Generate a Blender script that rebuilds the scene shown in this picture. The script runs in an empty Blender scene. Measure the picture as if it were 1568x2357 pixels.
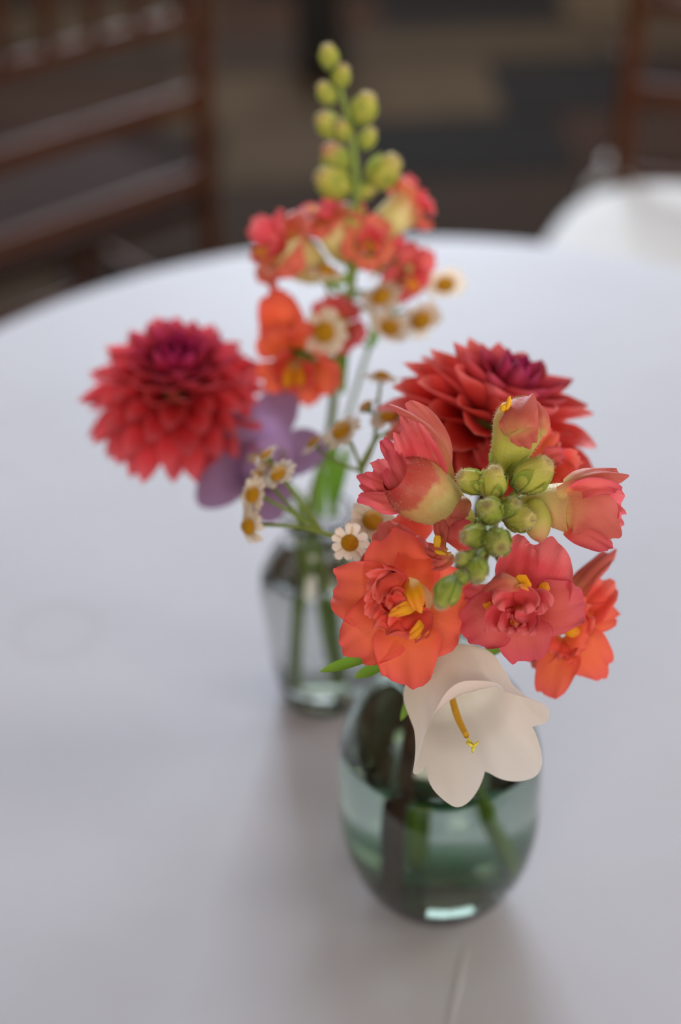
import bpy, math, random
import numpy as np
from mathutils import Vector, Matrix

random.seed(7)
SC = bpy.context.scene
COL = SC.collection
PI = math.pi

# ------------------------------------------------------------------ camera
W_PX, H_PX = 1568, 2357
LENS = 50.0
FPX = LENS / 36.0 * H_PX
PITCH = math.radians(36.0)
ROLL = math.radians(-2.5)
CAM = Vector((0, 0, 1.30))
CF = Vector((0, math.cos(PITCH), -math.sin(PITCH)))      # forward
R0 = Vector((1, 0, 0))
U0 = Vector((0, math.sin(PITCH), math.cos(PITCH)))
CR = R0 * math.cos(ROLL) + U0 * math.sin(ROLL)           # image right
CU = U0 * math.cos(ROLL) - R0 * math.sin(ROLL)           # image up
cam_d = bpy.data.cameras.new('camera')
cam_d.sensor_fit = 'VERTICAL'
cam_d.sensor_height = 36.0
cam_d.sensor_width = 24.0
cam_d.lens = LENS
cam_d.clip_start = 0.02
cam_d.dof.use_dof = True
cam_d.dof.focus_distance = 0.49
cam_d.dof.aperture_fstop = 3.3
cam_d.dof.aperture_blades = 9
cam = bpy.data.objects.new('camera', cam_d)
COL.objects.link(cam)
m = Matrix((CR, CU, -CF)).transposed().to_4x4()
m.translation = CAM
cam.matrix_world = m
SC.camera = cam

# ------------------------------------------------------------------ world, light, exposure
w = bpy.data.worlds.new('daylight')
SC.world = w
w.use_nodes = True
bg = w.node_tree.nodes['Background']
bg.inputs[0].default_value = (0.62, 0.70, 0.85, 1)
bg.inputs[1].default_value = 1.0
SC.view_settings.view_transform = 'Standard'
SC.view_settings.look = 'None'
SC.view_settings.gamma = 1
SC.view_settings.use_curve_mapping = False
SC.view_settings.exposure = 0.0
SC.cycles.use_denoising = True
SC.cycles.sample_clamp_indirect = 6.0
SC.cycles.max_bounces = 14
SC.cycles.transmission_bounces = 14
SC.cycles.diffuse_bounces = 4
SC.cycles.blur_glossy = 0.3

ROOM = dict(x0=-4.5, x1=4.5, y0=-3.5, y1=5.6, h=4.4)
WIN_B = [(-3.4, -1.4), (-1.0, 1.0), (1.4, 3.4)]          # back wall window spans in x
WIN_Z = (1.25, 3.95)
FILL_WIN_F = [(-2.6, -0.6), (0.8, 2.8)]                         # unseen front windows added for fill, behind the lens; spans in x
FILL_WIN_R = [(-2.6, -0.9), (1.0, 3.0)]                        # unseen right windows added for side fill; spans in y


def area_light(name, loc, rot, sx, sy, power, color):
    l = bpy.data.lights.new(name, 'AREA')
    l.shape = 'RECTANGLE'
    l.size, l.size_y = sx, sy
    l.energy = power
    l.color = color
    o = bpy.data.objects.new(name, l)
    o.location = loc
    o.rotation_euler = rot
    COL.objects.link(o)
    return o


zc_w = (WIN_Z[0] + WIN_Z[1]) / 2
hz_w = WIN_Z[1] - WIN_Z[0]
for a, b in WIN_B:
    area_light('window_daylight', ((a + b) / 2, ROOM['y1'] + 0.06, zc_w), (-PI / 2, 0, 0), b - a - 0.1, hz_w - 0.1, 420 if a < 0 < b else 85, (0.78, 0.88, 1.0))
for a, b in FILL_WIN_R:
    area_light('window_daylight', (ROOM['x1'] + 0.06, (a + b) / 2, zc_w), (PI / 2, 0, PI / 2), b - a - 0.1, hz_w - 0.1, 80, (1.0, 0.88, 0.74))  # added warm fill lamp in the right wall opening
for a, b in FILL_WIN_F:
    area_light('window_daylight', ((a + b) / 2, ROOM['y0'] - 0.06, zc_w), (PI / 2, 0, 0), b - a - 0.1, hz_w - 0.1, 84, (1.0, 0.86, 0.70))  # added warm fill lamp behind the camera, brightens blooms facing the lens

# ------------------------------------------------------------------ helpers


def P(px, py, zc):
    """point in the room on the ray of a photo pixel at depth zc (metres along the view axis)"""
    return CAM + (CF + CR * ((px - W_PX / 2) / FPX) - CU * ((py - H_PX / 2) / FPX)) * zc


def toCam(p):
    return (CAM - p).normalized()


def aim(p, ang, roll):
    """unit vector tilted ang degrees off the direction to the lens, towards image direction roll (0 up, 90 right)"""
    n = toCam(p)
    u = (CU - n * CU.dot(n)).normalized()
    r = u.cross(n)
    if r.dot(CR) < 0:
        r = -r
    a, b = math.radians(ang), math.radians(roll)
    return (n * math.cos(a) + (u * math.cos(b) + r * math.sin(b)) * math.sin(a)).normalized()


def empty(name, loc, label, cat, group=None):
    o = bpy.data.objects.new(name, None)
    o.empty_display_size = 0.02
    o.location = loc
    COL.objects.link(o)
    o['label'] = label
    o['category'] = cat
    if group:
        o['group'] = group
    return o


def root_loc(o):
    v = Vector((0, 0, 0))
    while o is not None:
        v = v + o.location
        o = o.parent
    return v


def mk(name, verts, faces, mat, parent=None, uv=None, smooth=True, stuff=False, color=None):
    me = bpy.data.meshes.new(name)
    off = root_loc(parent) if parent is not None else Vector((0, 0, 0))
    me.from_pydata([(v[0] - off.x, v[1] - off.y, v[2] - off.z) for v in verts], [], faces)
    if uv is not None:
        lay = me.uv_layers.new(name='UVMap')
        idx = np.empty(len(me.loops), dtype=np.int32)
        me.loops.foreach_get('vertex_index', idx)
        lay.data.foreach_set('uv', np.asarray(uv, dtype=np.float32)[idx].ravel())
    if smooth:
        me.polygons.foreach_set('use_smooth', [True] * len(me.polygons))
    me.materials.append(mat)
    me.update()
    o = bpy.data.objects.new(name, me)
    COL.objects.link(o)
    if parent is not None:
        o.parent = parent
    if stuff:
        o['kind'] = 'stuff'
    if color:
        o.color = (*color, 1)
    return o


def grid_faces(nu, nv, wrap=False):
    f = []
    for i in range(nu - 1):
        for j in range(nv if wrap else nv - 1):
            k = (j + 1) % nv
            f.append((i * nv + j, i * nv + k, (i + 1) * nv + k, (i + 1) * nv + j))
    return f


def spline(pts, n):
    pts = [Vector(p) for p in pts]
    out = []
    for s in np.linspace(0, len(pts) - 1, n):
        i = min(int(s), len(pts) - 2)
        u = s - i
        p1, p2 = pts[i], pts[i + 1]
        p0 = pts[i - 1] if i > 0 else p1 * 2 - p2
        p3 = pts[i + 2] if i + 2 < len(pts) else p2 * 2 - p1
        out.append(0.5 * ((2 * p1) + (p2 - p0) * u + (2 * p0 - 5 * p1 + 4 * p2 - p3) * u * u + (3 * p1 - p0 - 3 * p2 + p3) * u ** 3))
    return out


def tube_geo(pts, radii, n=24, seg=10, cap=True):
    c = spline(pts, n)
    rr = np.interp(np.linspace(0, 1, n), np.linspace(0, 1, len(radii)), radii)
    vs, uv = [], []
    ref = None
    for i in range(n):
        t = (c[min(i + 1, n - 1)] - c[max(i - 1, 0)]).normalized()
        if ref is None:
            ref = t.orthogonal().normalized()
        a = (ref - t * ref.dot(t)).normalized()
        ref = a
        b = t.cross(a)
        for j in range(seg):
            an = 2 * PI * j / seg
            vs.append(c[i] + (a * math.cos(an) + b * math.sin(an)) * rr[i])
            uv.append((i / (n - 1), j / seg))
    fs = grid_faces(n, seg, True)
    if cap:
        fs.append(tuple(range(seg))[::-1])
        fs.append(tuple((n - 1) * seg + j for j in range(seg)))
    return vs, fs, uv


def tube(name, pts, radii, mat, parent, n=24, seg=10, **k):
    v, f, uv = tube_geo(pts, radii, n, seg)
    return mk(name, v, f, mat, parent, uv, **k)


def lathe_dir(base, axis, prof, seg=24, ridge=0.0, nr=5, flat=1.0, flat_dir=None, bend=None):
    """profile [(t along axis in m, radius in m)] swept round axis"""
    axis = axis.normalized()
    a = (flat_dir - axis * flat_dir.dot(axis)).normalized() if flat_dir is not None else axis.orthogonal().normalized()
    b = axis.cross(a)
    vs, uv = [], []
    for i, (t, r) in enumerate(prof):
        c = base + axis * t
        if bend is not None:
            q = t / prof[-1][0]
            c = c + bend * q * q
        for j in range(seg):
            an = 2 * PI * j / seg
            k = r * (1 + ridge * math.cos(nr * an))
            vs.append(c + a * math.cos(an) * k * flat + b * math.sin(an) * k)
            uv.append((i / (len(prof) - 1), j / seg))
    return vs, grid_faces(len(prof), seg, True), uv


def smooth_prof(pts, n=16):
    q = spline([Vector((p[0], p[1], 0)) for p in pts], n)
    return [(p.x, max(p.y, 1e-5)) for p in q]


def petal_geo(base, ctrl, tip, width, nrm, nu=18, nv=15, shape='fan', wb=0.25, rnd=0.42, taper=0.12, cup=0.12,
              ruf=0.05, kr=2.6, ph=0.0, curl=0.0, wave=0.03, asym=0.0, um=0.62, rufpow=1.6, er=0.022):
    vs, uv = [], []
    for i in range(nu):
        u = i / (nu - 1)
        for j in range(nv):
            v = -1 + 2 * j / (nv - 1)
            if shape == 'fan':
                L = 1 - rnd * (1 - math.sqrt(max(0.0, 1 - 0.985 * v * v))) + wave * (0.7 * math.sin(4.1 * v + ph) + 0.5 * math.sin(8.7 * v + 2 * ph)) + asym * v
                w = wb + (1 - wb) * math.sin(PI / 2 * min(u / um, 1))
                w *= (1 - taper * u ** 4)
            elif shape == 'lance':
                L = 1
                w = max(0.0, math.sin(PI * (0.05 + 0.95 * u) ** 1.2)) ** 0.75
                w = wb * (1 - u) + (1 - wb) * w if u < 0.5 else w * (1 - wb * (1 - u))
            else:
                L = 1 + 0.04 * math.sin(6 * v + ph)
                w = max(0.0, 1 - abs(2 * u - 1) ** 3.2) ** 0.5 * (0.75 + 0.25 * u)
                w = max(w, wb * (1 - u))
            s = u * L
            p = base * (1 - s) ** 2 + ctrl * 2 * s * (1 - s) + tip * s * s
            t = ((ctrl - base) * 2 * (1 - s) + (tip - ctrl) * 2 * s).normalized()
            sd = t.cross(nrm)
            sd = sd.normalized() if sd.length > 1e-6 else t.orthogonal().normalized()
            n2 = sd.cross(t)
            d = cup * width * v * v * (0.35 + 0.65 * u) * (1 if shape == 'fan' else w * w * 1.15)
            d += (1 if shape == 'fan' else w) * ruf * width * (math.sin(kr * PI * v + ph) + 0.5 * math.sin(kr * 1.9 * PI * v + ph * 2.3 + u * 2)) * u ** rufpow
            d += ruf * 0.5 * width * math.sin(7 * u + ph + 2 * v) * abs(v)
            d -= curl * width * u ** 3
            if shape == 'fan':
                d += er * width * (math.sin(11 * v + 3 * ph) + .6 * math.sin(19 * v + ph)) * (u ** 7 + .8 * abs(v) ** 7 * u)
            vs.append(p + sd * (v * w * width / 2) + n2 * d)
            uv.append((u, (v + 1) / 2))
    return vs, grid_faces(nu, nv), uv


def petal(name, parent, base, ctrl, tip, width, mat, nrm=None, **k):
    color = k.pop('color', None)
    n = nrm if nrm is not None else toCam((base + tip) / 2)
    v, f, uv = petal_geo(base, ctrl, tip, width, n, **k)
    return mk(name, v, f, mat, parent, uv, color=color)


def fuzz(parent, obj, n, length, mat, seed=1, thick=0.00006):
    """fine plant hair standing on a part, joined because it cannot be counted"""
    rnd = random.Random(seed)
    off = root_loc(obj)
    me = obj.data
    vs, fs = [], []
    polys = me.polygons
    for _ in range(n):
        p = polys[rnd.randrange(len(polys))]
        ids = list(p.vertices)
        a, b = rnd.sample(ids, 2)
        c = me.vertices[a].co.lerp(me.vertices[b].co, rnd.random()).lerp(p.center, rnd.random() * 0.6) + off
        nn = p.normal
        d = (nn + Vector((rnd.uniform(-.4, .4), rnd.uniform(-.4, .4), rnd.uniform(-.4, .4)))).normalized()
        L = length * rnd.uniform(0.5, 1.1)
        s = d.orthogonal().normalized() * thick
        s2 = d.cross(s).normalized() * thick
        k = len(vs)
        vs += [c + s, c - s * 0.5 + s2, c - s * 0.5 - s2, c + d * L]
        fs += [(k, k + 1, k + 3), (k + 1, k + 2, k + 3), (k + 2, k, k + 3)]
    return mk('fuzz', vs, fs, mat, parent, stuff=True, smooth=False)


def bx(vs, fs, c, s, M=None):
    k = len(vs)
    for dx in (-1, 1):
        for dy in (-1, 1):
            for dz in (-1, 1):
                p = Vector((c[0] + dx * s[0] / 2, c[1] + dy * s[1] / 2, c[2] + dz * s[2] / 2))
                vs.append(M @ p if M is not None else p)
    fs += [tuple(k + i for i in q) for q in ((0, 1, 3, 2), (4, 6, 7, 5), (0, 4, 5, 1), (2, 3, 7, 6), (0, 2, 6, 4), (1, 5, 7, 3))]


def box(name, c, s, mat, parent=None, bev=0.0):
    vs, fs = [], []
    bx(vs, fs, c, s)
    o = mk(name, vs, fs, mat, parent, smooth=False)
    if bev:
        b = o.modifiers.new('bevel', 'BEVEL')
        b.width = bev
        b.segments = 2
    return o


# ------------------------------------------------------------------ materials
def new_mat(name):
    mt = bpy.data.materials.new(name)
    mt.use_nodes = True
    nt = mt.node_tree
    for n in list(nt.nodes):
        nt.nodes.remove(n)
    return mt, nt, nt.nodes.new('ShaderNodeOutputMaterial')


def nd(nt, typ, **k):
    n = nt.nodes.new(typ)
    for a, b in k.items():
        setattr(n, a, b)
    return n


def mixc(nt, fac, a, b, mode='MIX'):
    n = nd(nt, 'ShaderNodeMix', data_type='RGBA', blend_type=mode)
    for sock, val in ((n.inputs[0], fac), (n.inputs[6], a), (n.inputs[7], b)):
        if hasattr(val, 'is_linked') or isinstance(val, bpy.types.NodeSocket):
            nt.links.new(val, sock)
        elif isinstance(val, (int, float)):
            sock.default_value = val
        else:
            sock.default_value = (*val[:3], 1)
    return n.outputs[2]


def math_n(nt, op, a, b=None, clamp=False):
    n = nd(nt, 'ShaderNodeMath', operation=op, use_clamp=clamp)
    for i, val in enumerate((a, b)):
        if val is None:
            continue
        if isinstance(val, (int, float)):
            n.inputs[i].default_value = val
        else:
            nt.links.new(val, n.inputs[i])
    return n.outputs[0]


def ramp(nt, fac, stops, interp='EASE'):
    n = nd(nt, 'ShaderNodeValToRGB')
    cr = n.color_ramp
    cr.interpolation = interp
    while len(cr.elements) < len(stops):
        cr.elements.new(0.5)
    for e, (p, c) in zip(cr.elements, stops):
        e.position = p
        e.color = (*c[:3], 1)
    nt.links.new(fac, n.inputs[0])
    return n.outputs[0]


def noise(nt, vec, scale, detail=3, rough=0.5):
    n = nd(nt, 'ShaderNodeTexNoise')
    n.inputs['Scale'].default_value = scale
    n.inputs['Detail'].default_value = detail
    n.inputs['Roughness'].default_value = rough
    if vec is not None:
        nt.links.new(vec, n.inputs['Vector'])
    return n.outputs[0]


def petal_mat(name, stops, edge=None, edge_amt=0.6, vein=0.25, trans=0.32, rough=0.5, mottled=0.25, use_obj=False, spec=0.25,
              vein_col=None, sheen=0.04):
    """stops: colour along the petal from its base to its rim; edge: rim colour across the petal"""
    mt, nt, out = new_mat(name)
    uv = nd(nt, 'ShaderNodeUVMap').outputs[0]
    sx = nd(nt, 'ShaderNodeSeparateXYZ')
    nt.links.new(uv, sx.inputs[0])
    u, v = sx.outputs[0], sx.outputs[1]
    tc = nd(nt, 'ShaderNodeTexCoord').outputs['Object']
    n1 = noise(nt, tc, 140, 3)
    uu = math_n(nt, 'ADD', u, math_n(nt, 'MULTIPLY', math_n(nt, 'SUBTRACT', n1, 0.5), 0.35), True)
    c = ramp(nt, uu, stops)
    if edge is not None:
        e = math_n(nt, 'ABSOLUTE', math_n(nt, 'MULTIPLY', math_n(nt, 'SUBTRACT', v, 0.5), 2.0))
        e = math_n(nt, 'MAXIMUM', math_n(nt, 'POWER', e, 4.0), math_n(nt, 'POWER', u, 9.0))
        c = mixc(nt, math_n(nt, 'MULTIPLY', e, edge_amt), c, edge)
    cb = nd(nt, 'ShaderNodeCombineXYZ')
    nt.links.new(math_n(nt, 'MULTIPLY', u, 2.5), cb.inputs[0])
    nt.links.new(math_n(nt, 'MULTIPLY', v, 46.0), cb.inputs[1])
    vn = noise(nt, cb.outputs[0], 1.0, 2)
    vc = vein_col if vein_col else tuple(x * 0.62 for x in stops[len(stops) // 2][1])
    c = mixc(nt, math_n(nt, 'MULTIPLY', math_n(nt, 'SUBTRACT', vn, 0.42, True), vein * 4, True), c, vc)
    n2 = noise(nt, tc, 55, 2)
    c = mixc(nt, math_n(nt, 'MULTIPLY', n2, mottled), c, edge if edge else stops[-1][1])
    if use_obj:
        oi = nd(nt, 'ShaderNodeObjectInfo')
        c = mixc(nt, 1.0, c, oi.outputs['Color'], 'MULTIPLY')
    bp = nd(nt, 'ShaderNodeBump')
    bp.inputs['Strength'].default_value = 0.25
    bp.inputs['Distance'].default_value = 0.0006
    nt.links.new(math_n(nt, 'ADD', vn, noise(nt, tc, 900, 2)), bp.inputs['Height'])
    pr = nd(nt, 'ShaderNodeBsdfPrincipled')
    nt.links.new(c, pr.inputs['Base Color'])
    pr.inputs['Roughness'].default_value = rough
    pr.inputs['Specular IOR Level'].default_value = spec
    pr.inputs['Sheen Weight'].default_value = sheen
    pr.inputs['Sheen Roughness'].default_value = 0.4
    nt.links.new(bp.outputs[0], pr.inputs['Normal'])
    tr = nd(nt, 'ShaderNodeBsdfTranslucent')
    nt.links.new(c, tr.inputs[0])
    mx = nd(nt, 'ShaderNodeMixShader')
    mx.inputs[0].default_value = trans
    nt.links.new(pr.outputs[0], mx.inputs[1])
    nt.links.new(tr.outputs[0], mx.inputs[2])
    nt.links.new(mx.outputs[0], out.inputs[0])
    return mt


def plain_mat(name, c1, c2=None, scale=30, rough=0.5, spec=0.4, bump=0.0, bump_scale=200, metal=0.0, use_obj=False, sheen=0.0, trans=0.0, stretch=None):
    mt, nt, out = new_mat(name)
    tc = nd(nt, 'ShaderNodeTexCoord').outputs['Object']
    if stretch:
        mp = nd(nt, 'ShaderNodeMapping')
        mp.inputs['Scale'].default_value = stretch
        nt.links.new(tc, mp.inputs[0])
        tc = mp.outputs[0]
    c = mixc(nt, noise(nt, tc, scale, 4), c1, c2 or tuple(x * 0.7 for x in c1))
    if use_obj:
        oi = nd(nt, 'ShaderNodeObjectInfo')
        c = mixc(nt, 1.0, c, oi.outputs['Color'], 'MULTIPLY')
    pr = nd(nt, 'ShaderNodeBsdfPrincipled')
    nt.links.new(c, pr.inputs['Base Color'])
    pr.inputs['Roughness'].default_value = rough
    pr.inputs['Specular IOR Level'].default_value = spec
    pr.inputs['Metallic'].default_value = metal
    pr.inputs['Sheen Weight'].default_value = sheen
    if bump:
        bp = nd(nt, 'ShaderNodeBump')
        bp.inputs['Strength'].default_value = bump
        bp.inputs['Distance'].default_value = 0.002
        nt.links.new(noise(nt, tc, bump_scale, 4), bp.inputs['Height'])
        nt.links.new(bp.outputs[0], pr.inputs['Normal'])
    sh = pr.outputs[0]
    if trans:
        tr = nd(nt, 'ShaderNodeBsdfTranslucent')
        nt.links.new(c, tr.inputs[0])
        mx = nd(nt, 'ShaderNodeMixShader')
        mx.inputs[0].default_value = trans
        nt.links.new(sh, mx.inputs[1])
        nt.links.new(tr.outputs[0], mx.inputs[2])
        sh = mx.outputs[0]
    nt.links.new(sh, out.inputs[0])
    return mt


def glass_mat(name, absorb, density, ior=1.5, tint=(1, 1, 1)):
    mt, nt, out = new_mat(name)
    g = nd(nt, 'ShaderNodeBsdfGlass')
    g.inputs['Roughness'].default_value = 0.0
    g.inputs['IOR'].default_value = ior
    g.inputs['Color'].default_value = (*tint, 1)
    nt.links.new(g.outputs[0], out.inputs[0])
    if density:
        va = nd(nt, 'ShaderNodeVolumeAbsorption')
        va.inputs['Color'].default_value = (*absorb, 1)
        va.inputs['Density'].default_value = density
        nt.links.new(va.outputs[0], out.inputs['Volume'])
    return mt


M = {}
YEL = (0.90, 0.55, 0.03)
M['orange'] = petal_mat('orange_petal', [(0.0, (0.90, 0.50, 0.04)), (0.16, (0.95, 0.25, 0.05)), (0.5, (0.93, 0.175, 0.065)), (1.0, (0.90, 0.17, 0.10))], edge=(0.80, 0.09, 0.11), vein=0.07)
M['orange_in'] = petal_mat('orange_inner_petal', [(0.0, (0.90, 0.42, 0.03)), (0.2, (0.82, 0.10, 0.035)), (0.7, (0.82, 0.07, 0.04)), (1.0, (0.90, 0.19, 0.14))], edge=(0.88, 0.18, 0.17), vein=0.07)
M['pink'] = petal_mat('pink_petal', [(0.0, (0.85, 0.45, 0.10)), (0.14, (0.72, 0.10, 0.07)), (0.5, (0.75, 0.14, 0.12)), (1.0, (0.72, 0.125, 0.14))], edge=(0.68, 0.08, 0.15), vein=0.10)
M['pink_in'] = petal_mat('pink_inner_petal', [(0.0, (0.85, 0.42, 0.06)), (0.15, (0.72, 0.08, 0.07)), (0.6, (0.76, 0.075, 0.09)), (1.0, (0.84, 0.22, 0.22))], edge=(0.80, 0.15, 0.20), vein=0.08)
M['peach'] = petal_mat('peach_petal', [(0.0, (0.72, 0.60, 0.20)), (0.25, (0.70, 0.28, 0.13)), (0.6, (0.62, 0.145, 0.105)), (1.0, (0.68, 0.18, 0.145))], edge=(0.68, 0.13, 0.14), vein=0.2)
M['salmon'] = petal_mat('salmon_petal', [(0.0, (0.80, 0.62, 0.20)), (0.25, (0.86, 0.36, 0.16)), (0.6, (0.86, 0.23, 0.13)), (1.0, (0.84, 0.20, 0.14))], edge=(0.80, 0.15, 0.15), vein=0.12)
M['yellow'] = petal_mat('yellow_palate', [(0.0, (0.92, 0.66, 0.10)), (0.5, (0.95, 0.50, 0.01)), (1.0, (0.90, 0.30, 0.03))], edge=(0.90, 0.45, 0.05), vein=0.1)
M['tube'] = petal_mat('pale_floret_tube', [(0.0, (0.62, 0.66, 0.18)), (0.5, (0.76, 0.70, 0.30)), (1.0, (0.80, 0.50, 0.26))], vein=0.1, mottled=0.1, trans=0.3, rough=0.45)
M['tube_pink'] = petal_mat('floret_tube_pale_to_rose', [(0.0, (0.60, 0.64, 0.16)), (0.45, (0.78, 0.72, 0.30)), (0.62, (0.76, 0.52, 0.22)), (0.72, (0.66, 0.14, 0.10)), (1.0, (0.66, 0.08, 0.08))], vein=0.08, mottled=0.1, trans=0.3, rough=0.32)
M['bud'] = petal_mat('bud_green_to_pink', [(0.0, (0.42, 0.52, 0.06)), (0.42, (0.60, 0.66, 0.14)), (0.62, (0.74, 0.50, 0.22)), (0.78, (0.74, 0.28, 0.18)), (1.0, (0.70, 0.22, 0.16))], vein=0.14, mottled=0.12, vein_col=(0.6, 0.42, 0.2))
M['gbud'] = petal_mat('green_bud', [(0.0, (0.34, 0.44, 0.05)), (0.45, (0.62, 0.66, 0.12)), (0.8, (0.74, 0.66, 0.20)), (1.0, (0.70, 0.46, 0.22))], vein=0.2, mottled=0.15, vein_col=(0.2, 0.3, 0.05))
M['gbud_young'] = petal_mat('young_green_bud', [(0.0, (0.16, 0.28, 0.035)), (0.5, (0.34, 0.44, 0.06)), (0.85, (0.50, 0.52, 0.12)), (1.0, (0.42, 0.30, 0.12))], vein=0.2, mottled=0.1, vein_col=(0.16, 0.26, 0.05))
M['sepal'] = petal_mat('green_sepal', [(0.0, (0.12, 0.24, 0.035)), (0.5, (0.26, 0.42, 0.06)), (1.0, (0.46, 0.54, 0.11))], vein=0.2, mottled=0.1, vein_col=(0.12, 0.2, 0.04))
M['stem'] = petal_mat('green_stem', [(0.0, (0.17, 0.28, 0.05)), (1.0, (0.30, 0.42, 0.10))], vein=0.2, mottled=0.15, trans=0.15, vein_col=(0.12, 0.2, 0.04))
M['leaf'] = petal_mat('green_leaf', [(0.0, (0.12, 0.26, 0.03)), (0.6, (0.16, 0.34, 0.03)), (1.0, (0.26, 0.42, 0.06))], vein=0.25, mottled=0.1, trans=0.35, vein_col=(0.08, 0.18, 0.02))
M['brown_stem'] = plain_mat('dark_brown_stem', (0.035, 0.012, 0.010), (0.07, 0.03, 0.018), 120, 0.55)
M['anther'] = plain_mat('yellow_anther', (0.92, 0.56, 0.02), (0.85, 0.42, 0.01), 400, 0.5, bump=0.3, bump_scale=1500)
M['hair'] = plain_mat('pale_plant_hair', (0.85, 0.80, 0.62), None, 30, 0.5, trans=0.4)
M['dahlia'] = petal_mat('dahlia_petal', [(0.0, (0.40, 0.005, 0.012)), (0.35, (0.72, 0.022, 0.03)), (0.7, (0.86, 0.09, 0.08)), (1.0, (0.92, 0.26, 0.24))], edge=(0.92, 0.24, 0.22), edge_amt=0.45, vein=0.12, use_obj=True, mottled=0.1, trans=0.22)
M['daisy_white'] = petal_mat('white_ray_petal', [(0.0, (0.74, 0.60, 0.36)), (0.4, (0.82, 0.70, 0.56)), (1.0, (0.86, 0.76, 0.65))], vein=0.06, mottled=0.06, trans=0.35, vein_col=(0.75, 0.65, 0.5))
M['daisy_disc'] = plain_mat('golden_flower_disc', (0.90, 0.48, 0.01), (0.72, 0.32, 0.005), 900, 0.65, bump=1.0, bump_scale=2200)
M['white_bell'] = petal_mat('cream_white_bell', [(0.0, (0.80, 0.73, 0.54)), (0.35, (0.90, 0.85, 0.78)), (0.8, (0.94, 0.91, 0.87)), (1.0, (0.95, 0.92, 0.89))], vein=0.05, mottled=0.06, trans=0.48, vein_col=(0.86, 0.76, 0.64), rough=0.55)
M['purple_bell'] = petal_mat('lilac_bell', [(0.0, (0.36, 0.20, 0.30)), (0.4, (0.38, 0.22, 0.40)), (1.0, (0.42, 0.27, 0.50))], vein=0.15, mottled=0.1, trans=0.35)
M['style'] = plain_mat('orange_pollen_style', (0.85, 0.42, 0.01), (0.90, 0.55, 0.05), 700, 0.7, bump=0.8, bump_scale=2500)
M['stigma'] = plain_mat('yellow_green_stigma', (0.78, 0.68, 0.06), (0.70, 0.66, 0.10), 500, 0.6)
M['green_glass'] = glass_mat('green_vase_glass', (0.26, 0.53, 0.32), 230)
M['grey_glass'] = glass_mat('smoke_grey_vase_glass', (0.52, 0.56, 0.50), 170)
M['water'] = glass_mat('water', (0.8, 0.9, 0.85), 2.0, ior=1.333)
M['mahogany'] = plain_mat('mahogany_wood', (0.088, 0.028, 0.009), (0.050, 0.015, 0.005), 14, 0.6, 0.18, stretch=(1, 1, 0.2), bump=0.1)
M['seat'] = plain_mat('dark_matt_seat', (0.030, 0.014, 0.009), (0.018, 0.009, 0.006), 60, 0.9, 0.05, bump=0.3, bump_scale=120)
M['ivory'] = plain_mat('ivory_cushion_fabric', (0.52, 0.52, 0.53), (0.50, 0.48, 0.44), 6, 0.8, sheen=0.2, bump=0.2, bump_scale=500)
M['black'] = plain_mat('black_plastic', (0.012, 0.011, 0.010), None, 30, 0.6)
M['paver'] = plain_mat('stone_paver', (1.0, 0.95, 0.9), (0.55, 0.45, 0.36), 5, 0.9, 0.06, bump=0.5, bump_scale=25, use_obj=True)
M['mortar'] = plain_mat('dark_floor_joint', (0.022, 0.014, 0.009), (0.013, 0.008, 0.005), 6, 0.9, 0.06)
M['wall'] = plain_mat('warm_plaster', (0.24, 0.165, 0.11), (0.19, 0.13, 0.085), 3, 0.8, bump=0.2, bump_scale=40)
M['ceiling'] = plain_mat('brown_timber_boards', (0.22, 0.14, 0.085), (0.15, 0.09, 0.05), 4, 0.7, stretch=(1, 0.1, 1))
M['frame'] = plain_mat('painted_window_wood', (0.40, 0.36, 0.32), None, 10, 0.5)


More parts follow.
